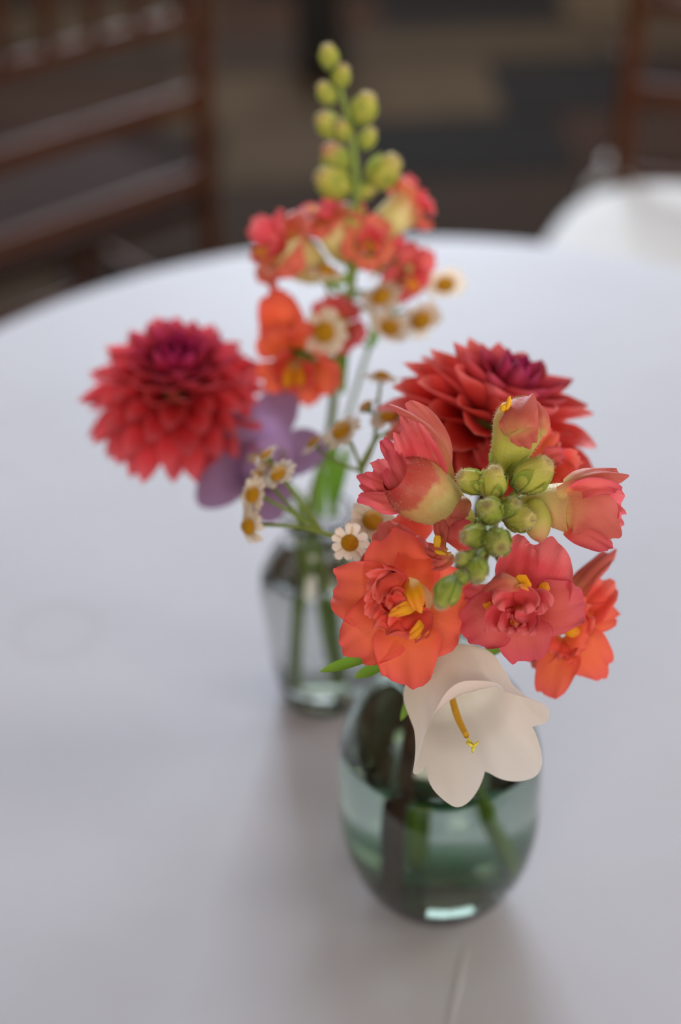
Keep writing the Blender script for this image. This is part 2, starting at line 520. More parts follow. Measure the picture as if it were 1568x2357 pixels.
def cloth_mat(name, cx, cy):
    mt, nt, out = new_mat(name)
    tc = nd(nt, 'ShaderNodeTexCoord').outputs['Object']
    s = nd(nt, 'ShaderNodeSeparateXYZ')
    nt.links.new(tc, s.inputs[0])
    x, y = s.outputs[0], s.outputs[1]
    base = mixc(nt, noise(nt, tc, 5, 3), (0.44, 0.45, 0.505), (0.41, 0.42, 0.475))

    def dist(px, py):
        a = math_n(nt, 'POWER', math_n(nt, 'SUBTRACT', x, px - cx), 2)
        b = math_n(nt, 'POWER', math_n(nt, 'SUBTRACT', y, py - cy), 2)
        return math_n(nt, 'SQRT', math_n(nt, 'ADD', a, b))
    # faint dried ring left by a glass, and a small spot beside it
    d = math_n(nt, 'ADD', dist(-0.172, 0.650), math_n(nt, 'MULTIPLY', math_n(nt, 'SUBTRACT', noise(nt, tc, 30, 2), 0.5), 0.006))
    ring = math_n(nt, 'SUBTRACT', 1.0, math_n(nt, 'DIVIDE', math_n(nt, 'ABSOLUTE', math_n(nt, 'SUBTRACT', d, 0.0245)), 0.0075), True)
    spot = math_n(nt, 'SUBTRACT', 1.0, math_n(nt, 'DIVIDE', dist(-0.146, 0.617), 0.005), True)
    mark = math_n(nt, 'ADD', math_n(nt, 'MULTIPLY', ring, 0.30), math_n(nt, 'MULTIPLY', spot, 0.22))
    base = mixc(nt, mark, base, (0.36, 0.35, 0.39))
    wv = nd(nt, 'ShaderNodeTexWave')
    wv.inputs['Scale'].default_value = 420
    nt.links.new(tc, wv.inputs[0])
    wv2 = nd(nt, 'ShaderNodeTexWave', bands_direction='Y')
    wv2.inputs['Scale'].default_value = 420
    nt.links.new(tc, wv2.inputs[0])
    hgt = math_n(nt, 'MULTIPLY', math_n(nt, 'ADD', wv.outputs[1], wv2.outputs[1]), 0.02)
    hgt = math_n(nt, 'ADD', hgt, math_n(nt, 'MULTIPLY', noise(nt, tc, 9, 3), 0.9))
    bp = nd(nt, 'ShaderNodeBump')
    bp.inputs['Strength'].default_value = 0.35
    bp.inputs['Distance'].default_value = 0.004
    nt.links.new(hgt, bp.inputs['Height'])
    pr = nd(nt, 'ShaderNodeBsdfPrincipled')
    nt.links.new(base, pr.inputs['Base Color'])
    pr.inputs['Roughness'].default_value = 0.62
    pr.inputs['Specular IOR Level'].default_value = 0.35
    pr.inputs['Sheen Weight'].default_value = 0.15
    nt.links.new(bp.outputs[0], pr.inputs['Normal'])
    nt.links.new(pr.outputs[0], out.inputs[0])
    return mt


TC = Vector((0.041, 0.744, 0.75))
TR = 0.434
M['cloth'] = cloth_mat('white_tablecloth', TC.x, TC.y)

# ------------------------------------------------------------------ room
R = ROOM


def struct(o):
    o['kind'] = 'structure'
    return o


floor = struct(box('floor', ((R['x0'] + R['x1']) / 2, (R['y0'] + R['y1']) / 2, -0.06), (R['x1'] - R['x0'] + .4, R['y1'] - R['y0'] + .4, 0.10), M['mortar']))
floor['label'] = 'brown and grey stone paved floor beyond the tables'
rp = random.Random(3)
PAVE = [(0.0313, 0.0192, 0.0085), (0.0231, 0.0090, 0.0027), (0.0381, 0.0246, 0.0121), (0.0082, 0.0036, 0.0013), (0.0190, 0.0096, 0.0036), (0.0116, 0.0048, 0.0018), (0.0462, 0.0299, 0.0148), (0.0054, 0.0030, 0.0013)]
pv, pf = [], []
bx(pv, pf, (0, 0, 0), (1, 1, 1))
paver_me = bpy.data.meshes.new('paver')
paver_me.from_pydata([tuple(v) for v in pv], [], pf)
paver_me.materials.append(M['paver'])
yy = 0.1
while yy < 5.1:
    dy = rp.uniform(0.28, 0.46)
    xx = -4.3 + rp.uniform(-.1, .1)
    while xx < 3.9:
        dx = rp.uniform(0.34, 0.72)
        o = bpy.data.objects.new('paver', paver_me)
        COL.objects.link(o)
        o.parent = floor
        o.location = (xx + dx / 2, yy + dy / 2, -0.007 + rp.uniform(0, .003))
        o.scale = (dx - 0.014, dy - 0.014, 0.016)
        o.color = (*PAVE[rp.randrange(len(PAVE))], 1)
        xx += dx
    yy += dy


def wall(name, axis, pos, a0, a1, wins):
    """a wall with real openings; axis is the one it stands across"""
    vs, fs = [], []

    def seg(a, b, z0, z1):
        c, s = (a + b) / 2, b - a
        if axis == 'y':
            bx(vs, fs, (c, pos, (z0 + z1) / 2), (s, 0.2, z1 - z0))
        else:
            bx(vs, fs, (pos, c, (z0 + z1) / 2), (0.2, s, z1 - z0))
    e = a0
    for a, b in wins:
        seg(e, a, 0, R['h'])
        seg(a, b, 0, WIN_Z[0])
        seg(a, b, WIN_Z[1], R['h'])
        e = b
    seg(e, a1, 0, R['h'])
    return struct(mk(name, vs, fs, M['wall'], smooth=False))


wall('wall_back', 'y', R['y1'] + 0.1, R['x0'] - .2, R['x1'] + .2, WIN_B)
wall('wall_front', 'y', R['y0'] - 0.1, R['x0'] - .2, R['x1'] + .2, FILL_WIN_F)
wall('wall_left', 'x', R['x0'] - 0.1, R['y0'], R['y1'], [])
wall('wall_right', 'x', R['x1'] + 0.1, R['y0'], R['y1'], FILL_WIN_R)
struct(box('ceiling', (0, (R['y0'] + R['y1']) / 2, R['h'] + 0.06), (R['x1'] - R['x0'] + .4, R['y1'] - R['y0'] + .4, 0.12), M['ceiling']))
wn = 0
for axis, pos, wins in (('y', R['y1'] + 0.1, WIN_B), ('x', R['x1'] + 0.1, FILL_WIN_R), ('y', R['y0'] - 0.1, FILL_WIN_F)):  # right and front frames dress the openings added for fill
    for a, b in wins:
        wn += 1
        vs, fs = [], []
        z0, z1 = WIN_Z

        def bar(c, z, s, sz):
            if axis == 'y':
                bx(vs, fs, (c, pos - math.copysign(0.06, pos), z), (s, 0.05, sz))
            else:
                bx(vs, fs, (pos - 0.06, c, z), (0.05, s, sz))
        bar(a + .03, (z0 + z1) / 2, .06, z1 - z0)
        bar(b - .03, (z0 + z1) / 2, .06, z1 - z0)
        bar((a + b) / 2, z0 + .03, b - a, .06)
        bar((a + b) / 2, z1 - .03, b - a, .06)
        bar((a + b) / 2, (z0 + z1) / 2, .04, z1 - z0)
        struct(mk('window_%d' % wn, vs, fs, M['frame'], smooth=False))

# ------------------------------------------------------------------ table and cloth
t = empty('round_table', (TC.x, TC.y, 0), 'small round pedestal table hidden under the white cloth', 'table')
v, f, uv = lathe_dir(Vector((TC.x, TC.y, 0.715)), Vector((0, 0, 1)), [(0, .001), (0, TR - .006), (.03, TR - .006), (.03, .001)], 64)
mk('tabletop', v, f, M['mahogany'], t, uv, smooth=False)
v, f, uv = lathe_dir(Vector((TC.x, TC.y, 0)), Vector((0, 0, 1)), [(0, .001), (0, .24), (.02, .23), (.05, .05), (.1, .035), (.65, .035), (.712, .12), (.714, .001)], 32)
mk('pedestal', v, f, M['mahogany'], t, uv)
vs, fs, uv = [], [], []
rings = [(r, 0.0) for r in np.linspace(0.0005, TR - 0.012, 40)]
rings += [(TR - .012 + .012 * math.sin(a), -.012 * (1 - math.cos(a))) for a in np.linspace(0.15, PI / 2, 7)]
rings += [(TR + 0.001, -d) for d in np.linspace(0.02, 0.735, 30)]
NS = 144
for i, (r, dz) in enumerate(rings):
    for j in range(NS):
        an = 2 * PI * j / NS
        k = max(0, (-dz - 0.012) / 0.72)
        rr = r + k ** 0.8 * (0.05 + 0.028 * math.sin(14 * an + 0.6 * math.sin(3 * an)) + 0.012 * math.sin(23 * an + 1))
        z = TC.z + dz
        if dz == 0.0:
            px, py = TC.x + r * math.cos(an), TC.y + r * math.sin(an)
            z += 0.0007 * math.sin(9 * px + 4) * math.sin(7 * py + 1) * min(1, (TR - r) * 20) * 0.3
        vs.append((TC.x + rr * math.cos(an), TC.y + rr * math.sin(an), z))
cl = mk('tablecloth', [(a - TC.x, b - TC.y, c - TC.z) for a, b, c in vs], grid_faces(len(rings), NS, True), M['cloth'])
cl.location = TC
cl['label'] = 'white tablecloth draped over the round table under the vases'
cl['category'] = 'tablecloth'
# pressed fold ridges in the cloth
for k, (p0, p1, wd, hh) in enumerate([((1078, 2150), (1022, 2420), 0.0030, 0.0010), ((1262, 1380), (1275, 2420), 0.0016, 0.0004), ((1400, 700), (1455, 2420), 0.0016, 0.0003)]):
    def on_table(px, py):
        d = P(px, py, 1.0) - CAM
        return CAM + d * ((TC.z - CAM.z) / d.z)
    a, b = on_table(*p0), on_table(*p1)
    if (b - TC).length > TR - .02:
        # stop the fold short of the table rim
        lo, hi = 0.0, 1.0
        for _ in range(30):
            mid = (lo + hi) / 2
            if (a.lerp(b, mid) - TC).length > TR - .02:
                hi = mid
            else:
                lo = mid
        b = a.lerp(b, lo)
    s = (b - a).normalized().cross(Vector((0, 0, 1)))
    vs, uv = [], []
    n = 30
    for i in range(n):
        q = i / (n - 1)
        c = a.lerp(b, q) 
        e = math.sin(PI * q) ** .7
        for j in range(7):
            vv = -1 + j / 3
            vs.append(c + s * vv * wd + Vector((0, 0, hh * e * (math.cos(vv * PI) + 1) / 2 - 0.0002)))
    mk('fold', vs, grid_faces(n, 7), M['cloth'], cl)


# ------------------------------------------------------------------ chairs
def chair(loc, yaw, label, cushion):
    c = empty('chiavari_chair', (0, 0, 0), label, 'chair')
    mw = M['mahogany']
    V = Vector
    hw, hd = 0.20, 0.20
    for sx in (-1, 1):
        pts = [V((sx * hw, hd + .03, 0)), V((sx * hw, hd, .25)), V((sx * hw, hd - .005, .46)), V((sx * hw, hd + .02, .72)), V((sx * hw, hd + .05, .93))]
        p = tube('back_post', pts, [.014, .015, .015, .0145, .013], mw, c, 24, 12)
        for zz in (.12, .33, .66, .80):
            yb = np.interp(zz, [0, .25, .46, .72, .93], [hd + .03, hd, hd - .005, hd + .02, hd + .05])
            v, f, u = lathe_dir(V((sx * hw, yb, zz - .008)), V((0, 0, 1)), smooth_prof([(0, .0135), (.005, .019), (.011, .019), (.016, .0135)], 8), 12)
            mk('turned_ring', v, f, mw, p, u)
        tube('front_leg', [V((sx * (hw + .005), -hd - .02, 0)), V((sx * hw, -hd, .25)), V((sx * hw, -hd, .45))], [.013, .015, .016], mw, c, 14, 12)
        for zz in (.14, .26):
            tube('side_stretcher', [V((sx * hw, -hd, zz)), V((sx * hw, hd + .01, zz))], [.009, .009], mw, c, 4, 8)
    for yy_, zz in ((-hd, .16), (-hd, .28), (hd + .01, .18), (hd + .005, .30)):
        tube('stretcher', [V((-hw, yy_, zz)), V((hw, yy_, zz))], [.009, .009], mw, c, 4, 8)
    for zz, th in ((.49, .032), (.61, .032), (.725, .022), (.915, .03)):
        yb = np.interp(zz, [.46, .72, .93], [hd - .005, hd + .02, hd + .05])
        vs, fs = [], []
        bx(vs, fs, (0, yb, zz), (2 * hw, .016, th))
        o = mk('back_rail', vs, fs, mw, c, smooth=False)
        bb = o.modifiers.new('bevel', 'BEVEL')
        bb.width = .006
        bb.segments = 3
    for i in range(6):
        x = -hw + (i + .5) * 2 * hw / 6
        tube('spindle', [V((x, hd + .02, .725)), V((x, hd + .048, .915))], [.0085, .0085], mw, c, 4, 8)
    vs, fs = [], []
    bx(vs, fs, (0, 0, .452), (2 * hw + .02, 2 * hd + .02, .026))
    o = mk('seat', vs, fs, M['seat'], c, smooth=False)
    bb = o.modifiers.new('bevel', 'BEVEL')
    bb.width = .01
    bb.segments = 3
    c.location = loc
    c.rotation_euler = (0, 0, yaw)
    if cushion:
        cu = empty('seat_cushion', (0, 0, 0), 'ivory seat cushion tied on the chair behind the table', 'cushion')
        vs = []
        nr, ns = 12, 48
        for i in range(nr):
            q = i / (nr - 1)
            lat = -PI / 2 + PI * q
            for j in range(ns):
                an = 2 * PI * j / ns
                e = 0.62
                cx = math.copysign(abs(math.cos(an)) ** e, math.cos(an))
                cy = math.copysign(abs(math.sin(an)) ** e, math.sin(an))
                rr = max(abs(math.cos(lat)), 1e-4) ** 0.35
                vs.append(V((.242 * cx * rr, .225 * cy * rr - .014, .4855 + .0195 * math.sin(lat))))
        fs = grid_faces(nr, ns, True)
        mk('pad', vs, fs, M['ivory'], cu)
        for sx in (-1, 1):
            tube('tie', [V((sx * .18, .19, .49)), V((sx * .215, .20, .50)), V((sx * .222, .225, .505)), V((sx * .20, .235, .495)), V((sx * .235, .20, .47)), V((sx * .24, .18, .40))], [.006, .008, .006, .007, .010, .007], M['ivory'], cu, 24, 8)
        cu.location = loc
        cu.rotation_euler = (0, 0, yaw)
    return c


# back post of the far right chair stands at (0.41, 1.90); of the left chair at (-0.175, 1.95)
a = -0.42
q = Matrix.Rotation(a, 3, 'Z') @ Vector((-.20, .20, 0))
chair((0.412 - q.x, 1.885 - q.y, 0), a, 'mahogany chair with an ivory seat cushion behind the table', True)
a = math.radians(39) + PI
q = Matrix.Rotation(a, 3, 'Z') @ Vector((-.20, .20, 0))
chair((-0.172 - q.x, 1.955 - q.y, 0), a, 'mahogany chair with bare wooden seat turned away from the table', False)

# small black box standing on the paving
bb = empty('black_box', (0.0, 3.86, 0.004), 'small black upright box standing on the stone floor', 'box')
for nm, c, s in (('body', (0, 3.86, .13), (.125, .13, .22)), ('lid', (0, 3.86, .2475), (.135, .14, .015)), ('plinth', (0, 3.86, .012), (.11, .115, .016))):
    vs, fs = [], []
    bx(vs, fs, c, s)
    o = mk(nm, vs, fs, M['black'], bb, smooth=False)
    b2 = o.modifiers.new('bevel', 'BEVEL')
    b2.width = .004
    b2.segments = 2


# ------------------------------------------------------------------ vases
def vase(loc, prof, wall_t, base_t, level, gm, name, label):
    L = Vector((loc[0], loc[1], 0.7512))
    o = empty(name, L, label, 'vase')
    pr = smooth_prof([(z, r) for r, z in prof], 44)
    k0 = max(i for i, p in enumerate(pr) if p[0] <= base_t) + 1
    inner = [(z, r - wall_t) for z, r in pr[k0:] if r - wall_t > 0.004]
    rim_z, rim_r = pr[-1]
    lip = [(rim_z + .0012, rim_r - wall_t * .25), (rim_z + .0012, rim_r - wall_t * .75)]
    floor_r = inner[0][1]
    bottom = [(base_t + .004, floor_r * .9), (base_t + .0015, floor_r * .7), (base_t, floor_r * .4), (base_t, .0002)]
    full = pr + lip + inner[::-1] + bottom
    v, f, uv = lathe_dir(L, Vector((0, 0, 1)), full, 72)
    mk('glass', v, f, gm, o, uv)
    # water: sits a hair inside the glass wall so the two surfaces read as one
    e = 0.0003
    wp = [(base_t - e, .0002), (base_t - e, floor_r * .4), (base_t + .0015 - e, floor_r * .7), (base_t + .004 - e, floor_r * .9 + e)]
    wp += [(z, r + e) for z, r in inner if z < level]
    rl = np.interp(level, [z for z, r in inner], [r for z, r in inner])
    wp += [(level, rl + e), (level - .0008, rl - .002), (level - .001, rl * .6), (level - .001, .0002)]
    v, f, uv = lathe_dir(L, Vector((0, 0, 1)), wp, 72)
    mk('water', v, f, M['water'], o, uv)
    return L


FV = vase((.0395, .449), [(.0002, .0045), (.014, .0036), (.021, .0004), (.026, .0012), (.031, .005), (.0405, .022), (.0455, .045), (.0455, .070), (.0445, .093), (.037, .114), (.025, .127), (.0195, .135), (.021, .141)],
          .0016, .0185, .100, M['green_glass'], 'glass_vase', 'rounded green glass vase holding the white bellflower and snapdragons')
RV = vase((-.012, .588), [(.0002, .0030), (.012, .0024), (.019, .0003), (.023, .0012), (.026, .004), (.0285, .02), (.031, .05), (.0325, .07), (.031, .085), (.024, .098), (.017, .106), (.0165, .116), (.019, .122)],
          .0018, .008, .088, M['grey_glass'], 'glass_vase', 'smaller smoke grey glass vase holding the tall snapdragon and lilac bellflower')


def in_vase(L, x, y, z):
    return Vector((L.x + x, L.y + y, L.z + z))


# ------------------------------------------------------------------ flower builders
def px2m(px, zc):
    return px * zc / FPX


def traced(parent, zc, rows, mat, name='petal'):
    """rows: base(px,py,dz) ctrl tip width_px options; dz in mm towards(-)/away(+) from the lens"""
    out = []
    for r in rows:
        b, c, tp, wd = r[:4]
        k = dict(r[4]) if len(r) > 4 else {}
        mt = M[k.pop('m')] if 'm' in k else mat
        nm = k.pop('name', name)
        nr = k.pop('n', None)

        def q(p):
            return P(p[0], p[1], zc + (p[2] if len(p) > 2 else 0) / 1000)
        B, Cc, T = q(b), q(c), q(tp)
        n = aim((B + T) / 2, *nr) if nr else None
        if k.get('shape', 'fan') == 'fan' and wd < 86 and mt in (M['pink_in'], M['orange_in']):
            wd *= 1.3
            k.setdefault('er', .05)
        elif wd > 90 and k.get('shape', 'fan') == 'fan':
            k['ruf'] = k.get('ruf', .05) * .62
            k['kr'] = k.get('kr', 1.7)
            k['rnd'] = k.get('rnd', .42) + .04
            wd *= 1.07
            k.setdefault('wb', .42)
            k['nu'], k['nv'] = 22, 21
        out.append(petal(nm, parent, B, Cc, T, px2m(wd, zc), mt, nrm=n, **k))
    return out


def ovoid(name, parent, base, axis, L, Rm, mat, seg=16, flat=1.0, bulge=0.5, ridge=0.0, tipr=0.12, n=14):
    prof = smooth_prof([(0, Rm * .35), (L * .12, Rm * .72), (L * bulge, Rm), (L * .82, Rm * .66), (L * .97, Rm * tipr * 1.6), (L, Rm * .02)], n)
    v, f, uv = lathe_dir(base, axis, prof, seg, ridge=ridge, flat=flat)
    return mk(name, v, f, mat, parent, uv)


def sepals(parent, base, axis, L, wd, n=5, spread=0.55, mat=None, off=0.003, seed=0):
    axis = axis.normalized()
    a = axis.orthogonal().normalized()
    b = axis.cross(a)
    for i in range(n):
        an = 2 * PI * (i + .3 * seed) / n
        d = a * math.cos(an) + b * math.sin(an)
        B = base + d * off * .5 - axis * .0006
        C2 = base + d * (off + L * spread * .6) + axis * L * .35
        T = base + d * (off + L * spread * .55) + axis * L
        petal('sepal', parent, B, C2, T, wd, mat or M['sepal'], nrm=-d, shape='lance', wb=.5, nu=8, nv=5, cup=-.2, ruf=0)


def green_bud(parent, px, py, zc, size, axis, mat='gbud', seed=0, hair=True, tipc=None):
    """closed bud wrapped by its sepals; size = length in px"""
    c = P(px, py, zc)
    L = px2m(size, zc)
    base = c - axis * L * .5
    o = ovoid('bud', parent, base, axis, L, L * .40, M[mat], 16, ridge=.05, bulge=.45, tipr=.3)
    sepals(o, base, axis, L * .78, L * .44, 5, .10, off=L * .335, seed=seed)
    if hair:
        fuzz(o, o, 420, .0013, M['hair'], seed)
    return o


def open_floret(parent, c, face, up, S, mats, seed=0, inner=6, tube_len=0.9, spread=1.0):
    """generic snapdragon floret: tube behind, two upper lobes, three lower lobes, ruffled lips and a yellow palate. S = half width in m"""
    rn = random.Random(seed)
    face = face.normalized()
    up = (up - face * up.dot(face)).normalized()
    rt = up.cross(face)
    tb = c - face * S * tube_len
    prof = smooth_prof([(0, S * .16), (S * tube_len * .3, S * .30), (S * tube_len * .75, S * .36), (S * tube_len, S * .42)], 10)
    v, f, uv = lathe_dir(tb, face, prof, 16)
    tu = mk('floret', v, f, M['tube'], parent, uv)
    sepals(tu, tb, face, S * .5, S * .3, 5, .4, off=S * .16, seed=seed)
    om, im = mats
    for an, ln, wd in ((28, 1.0, .95), (-28, 1.0, .95), (112, .95, .85), (180, .95, .95), (-112, .95, .85)):
        a = math.radians(an + rn.uniform(-8, 8))
        d = up * math.cos(a) + rt * math.sin(a)
        B = c + d * S * .28 - face * S * .15
        C2 = c + d * S * .62 * spread + face * S * rn.uniform(.22, .40)
        T = c + d * S * ln * spread * rn.uniform(.95, 1.05) + face * S * rn.uniform(-.15, .15)
        petal('petal', tu, B, C2, T, S * wd, om, nrm=face, ruf=.055, kr=rn.uniform(2, 3), ph=rn.uniform(0, 6), cup=rn.uniform(-.02, .15), nu=13, nv=11, curl=.1)
    for i in range(inner):
        a = 2 * PI * i / max(inner, 1) + rn.uniform(-.4, .4)
        d = up * math.cos(a) + rt * math.sin(a)
        B = c + d * S * .10
        C2 = c + d * S * .30 + face * S * .35
        T = c + d * S * rn.uniform(.38, .55) + face * S * rn.uniform(.25, .5)
        petal('petal', tu, B, C2, T, S * rn.uniform(.4, .55), im, nrm=face, ruf=.11, kr=2.6, ph=rn.uniform(0, 6), cup=.25, nu=11, nv=11)
    for s in (-1, 1):
        B = c - up * S * .02 + rt * s * S * .1
        petal('palate', tu, B, c - up * S * .1 + rt * s * S * .12 + face * S * .45, c - up * S * .34 + rt * s * S * .14 + face * S * .40, S * .22, M['yellow'], nrm=face, shape='oval', nu=8, nv=7, cup=-.3, ruf=.03)
    return tu


def daisy(parent, px, py, zc, dia_px, ang, roll, n=11, seed=0, droop=0.0, stem_to=None):
    """feverfew head: golden domed disc with white rays; returns the point behind the head"""
    rn = random.Random(seed)
    c = P(px, py, zc)
    ax = aim(c, ang, roll)
    D = px2m(dia_px, zc)
    rd = D * .215
    prof = smooth_prof([(-rd * .45, rd * .35), (-rd * .3, rd * .9), (0, rd), (rd * .32, rd * .86), (rd * .52, rd * .5), (rd * .54, rd * .2), (rd * .50, rd * .01)], 14)
    v, f, uv = lathe_dir(c, ax, prof, 20)
    rn2 = random.Random(seed + 5)
    h = mk('flower_head', v, f, M['daisy_disc'], parent, uv)
    a = ax.orthogonal().normalized()
    b = ax.cross(a)
    for i in range(n):
        an = 2 * PI * (i + rn.uniform(-.18, .18)) / n
        d = a * math.cos(an) + b * math.sin(an)
        ln = D * .5 * rn.uniform(.9, 1.06)
        dr = droop + rn.uniform(-.08, .12)
        B = c + d * rd * .75 - ax * rd * .25
        C2 = c + d * (rd + (ln - rd) * .5) + ax * rd * .05
        T = c + d * ln - ax * ln * dr
        petal('petal', h, B, C2, T, D * .215 * rn.uniform(.9, 1.12), M['daisy_white'], nrm=ax, shape='oval', wb=.5, nu=9, nv=7, cup=-.1, ruf=.03, ph=rn.uniform(0, 6))
    v, f, uv = lathe_dir(c - ax * rd * 1.0, ax, smooth_prof([(0, rd * .12), (rd * .25, rd * .5), (rd * .6, rd * .8)], 6), 12)
    mk('involucre', v, f, M['sepal'], h, uv)
    return c - ax * rd * 1.0, ax


def dahlia(name, parent, c, axis, Rr, n, seed, inner_col, outer_col, depth=0.75, pmax=118, wide=1.0):
    """spiral of petals round a receptacle: tight dark bud at the heart, broad pointed petals outside"""
    rn = random.Random(seed)
    axis = axis.normalized()
    a = axis.orthogonal().normalized()
    b = axis.cross(a)
    ovoid('receptacle', parent, c - axis * Rr * .42, axis, Rr * .6, Rr * .34, M['sepal'], 18)
    meshes = []
    for kind in range(4):
        Lk = 1.0
        cup = (.90, .58, .36, .26)[kind]
        wd = (.46, .50, .47, .43)[kind] * wide
        bend = (.30, .14, .02, -.10)[kind]
        v, f, uv = petal_geo(Vector((0, 0, 0)), Vector((Lk * .5, 0, -bend * .5)), Vector((Lk, 0, bend)), wd, Vector((0, 0, 1)),
                             nu=11, nv=9, shape='lance', wb=.42, cup=cup, ruf=.012, ph=kind)
        me = bpy.data.meshes.new('petal')
        me.from_pydata([tuple(p) for p in v], [], f)
        lay = me.uv_layers.new(name='UVMap')
        idx = [l.vertex_index for l in me.loops]
        for li, vi in enumerate(idx):
            lay.data[li].uv = uv[vi]
        me.polygons.foreach_set('use_smooth', [True] * len(me.polygons))
        me.materials.append(M['dahlia'])
        meshes.append(me)
    off = root_loc(parent)
    for i in range(n):
        q = (i + .5) / n
        th = math.radians(4 + (pmax - 4) * q ** 0.62)       # polar angle of the petal from the axis
        az = i * 2.399963 + rn.uniform(-.06, .06)
        d = a * math.cos(az) + b * math.sin(az)
        dirv = (axis * math.cos(th) + d * math.sin(th)).normalized()
        ln = Rr * (0.50 + 0.50 * min(1, q * 1.5) ** .8) * rn.uniform(.93, 1.07)
        kind = 0 if q < .16 else 1 if q < .40 else 2 if q < .70 else 3
        root = c + axis * Rr * (.10 - .26 * q) * depth + d * Rr * (.02 + .11 * q)
        nrm = (axis * math.sin(th) - d * math.cos(th))       # inner face looks to the axis
        sd = nrm.cross(dirv).normalized()
        nz = dirv.cross(sd).normalized()
        mt = Matrix((dirv, sd, nz)).transposed().to_4x4() @ Matrix.Diagonal((ln, ln * rn.uniform(.88, 1.08), ln, 1))
        mt.translation = root - off
        o = bpy.data.objects.new('petal', meshes[kind])
        COL.objects.link(o)
        o.parent = parent
        o.matrix_local = mt
        t = min(1, max(0, (q - .05) / .38))
        t = t * t * (3 - 2 * t)
        j = rn.uniform(.88, 1.1)
        o.color = (*[(ic * (1 - t) + oc * t) * j for ic, oc in zip(inner_col, outer_col)], 1)


def bell(parent, base, axis, Rm, L, lobe, flare, mat, roll=0.0, name='corolla', seed=0, recurve=None, up=None, nr=26, na=100, shp=1.75):
    """campanula corolla: fused cup that opens into five lobes"""
    axis = axis.normalized()
    a = (up - axis * up.dot(axis)).normalized()
    b = axis.cross(a)
    rn = random.Random(seed)
    lobe_r = recurve or [0.3] * 5
    vs, uv = [], []
    for i in range(nr):
        s = i / (nr - 1)
        for j in range(na):
            an = 2 * PI * j / na
            ph = ((an - roll) / (2 * PI) * 5) % 5
            k = int(ph + .5) % 5
            x = abs(ph - round(ph)) * 2                      # 0 in the lobe middle, 1 at the cleft
            sh = 1 - x ** shp
            m_ = s * (1 + lobe * sh)                          # distance along the wall
            r = Rm * (.015 + .985 * math.sin(min(m_ / .42, 1) * PI / 2) ** .8) * (1 + .06 * m_)
            z = L * min(m_, 1.0)
            e = max(0, m_ - .72)
            rc = lobe_r[k]
            r += flare * Rm * e ** 1.35 * (1 + rc)
            if m_ > 1:
                z = L + L * (m_ - 1) * (1 - 1.5 * rc) - L * rc * 2.4 * (m_ - 1) ** 2
            r *= 1 + .018 * math.sin(5 * an * 2 + seed) * s
            r *= 1 - .05 * (x ** 6) * min(1, m_)
            vs.append(base + axis * z + (a * math.cos(an) + b * math.sin(an)) * r)
            uv.append((s, j / na))
    return mk(name, vs, grid_faces(nr, na, True), mat, parent, uv)


# ------------------------------------------------------------------ FRONT VASE: pink snapdragon
FM = in_vase(FV, 0, 0, .141)                                 # mouth centre
ZF = .49
sn = empty('snapdragon', FV + Vector((.018, .006, .0195)), 'pink snapdragon spike with fuzzy buds and green tip above the green vase', 'flower')
core = P(1140, 1180, .512)
tipd = P(1025, 1368, .452)
tube('stem', [in_vase(FV, .020, .008, .0195), in_vase(FV, .012, .010, .06), in_vase(FV, .004, .006, .12), in_vase(FV, .004, .004, .141), P(1070, 1400, .545), P(1120, 1260, .525), core],
     [.0020, .0021, .0022, .0022, .0022, .0022, .0021], M['stem'], sn, 50, 12)
tube('spike_axis', [core, P(1130, 1215, .492), P(1105, 1275, .474), P(1070, 1325, .461), tipd], [.0021, .0020, .0017, .0013, .0008], M['stem'], sn, 26, 10)

# left floret, seen from its side
b0 = P(1082, 1198, .500)
ax = (P(930, 1105, .484) - b0).normalized()
Lt = (P(955, 1118, .486) - b0).length
v, f, uv = lathe_dir(b0, ax, smooth_prof([(0, .0026), (Lt * .2, .0052), (Lt * .45, .0080), (Lt * .75, .0104), (Lt, .0106), (Lt * 1.18, .0090), (Lt * 1.32, .0060)], 22), 28, flat=1.0)
f1 = mk('floret', v, f, M['tube_pink'], sn, uv)
fuzz(f1, f1, 650, .0010, M['hair'], 2)
traced(f1, ZF, [
    ((1045, 1122, 0), (1045, 990, -4), (908, 936, 0), 74, dict(m='peach', name='upper_petal', cup=-.34, ruf=.05, ph=1.2, wb=.5, n=(62, 65), wave=.05)),
    ((1030, 1095, 8), (1010, 975, 7), (938, 926, 7), 60, dict(m='peach', name='upper_petal', cup=-.2, ruf=.06, ph=2.2)),
    ((985, 1150, 0), (975, 1050, -9), (926, 972, -2), 104, dict(m='pink_in', er=.05, ruf=.14, kr=2.2, ph=.5, cup=.10, wave=.05)),
    ((968, 1168, -4), (930, 1120, -13), (900, 1040, -5), 89, dict(m='pink', er=.06, ruf=.14, kr=2.4, ph=2.0, cup=-.06, wave=.05, n=(25, 250))),
    ((965, 1150, 2), (905, 1120, -6), (862, 1060, 0), 66, dict(m='pink_in', ruf=.08, ph=3.4, n=(35, 220))),
    ((955, 1160, 1), (890, 1130, -6), (826, 1098, 2), 66, dict(m='pink', ruf=.07, ph=1.0, cup=.2)),
    ((955, 1172, 0), (890, 1165, -8), (820, 1150, 1), 62, dict(m='pink', ruf=.06, ph=4.0, cup=-.15, n=(40, 180))),
    ((950, 1120, 5), (915, 1060, 4), (878, 1010, 6), 46, dict(m='pink', ruf=.07, ph=5.0)),
], M['pink'])

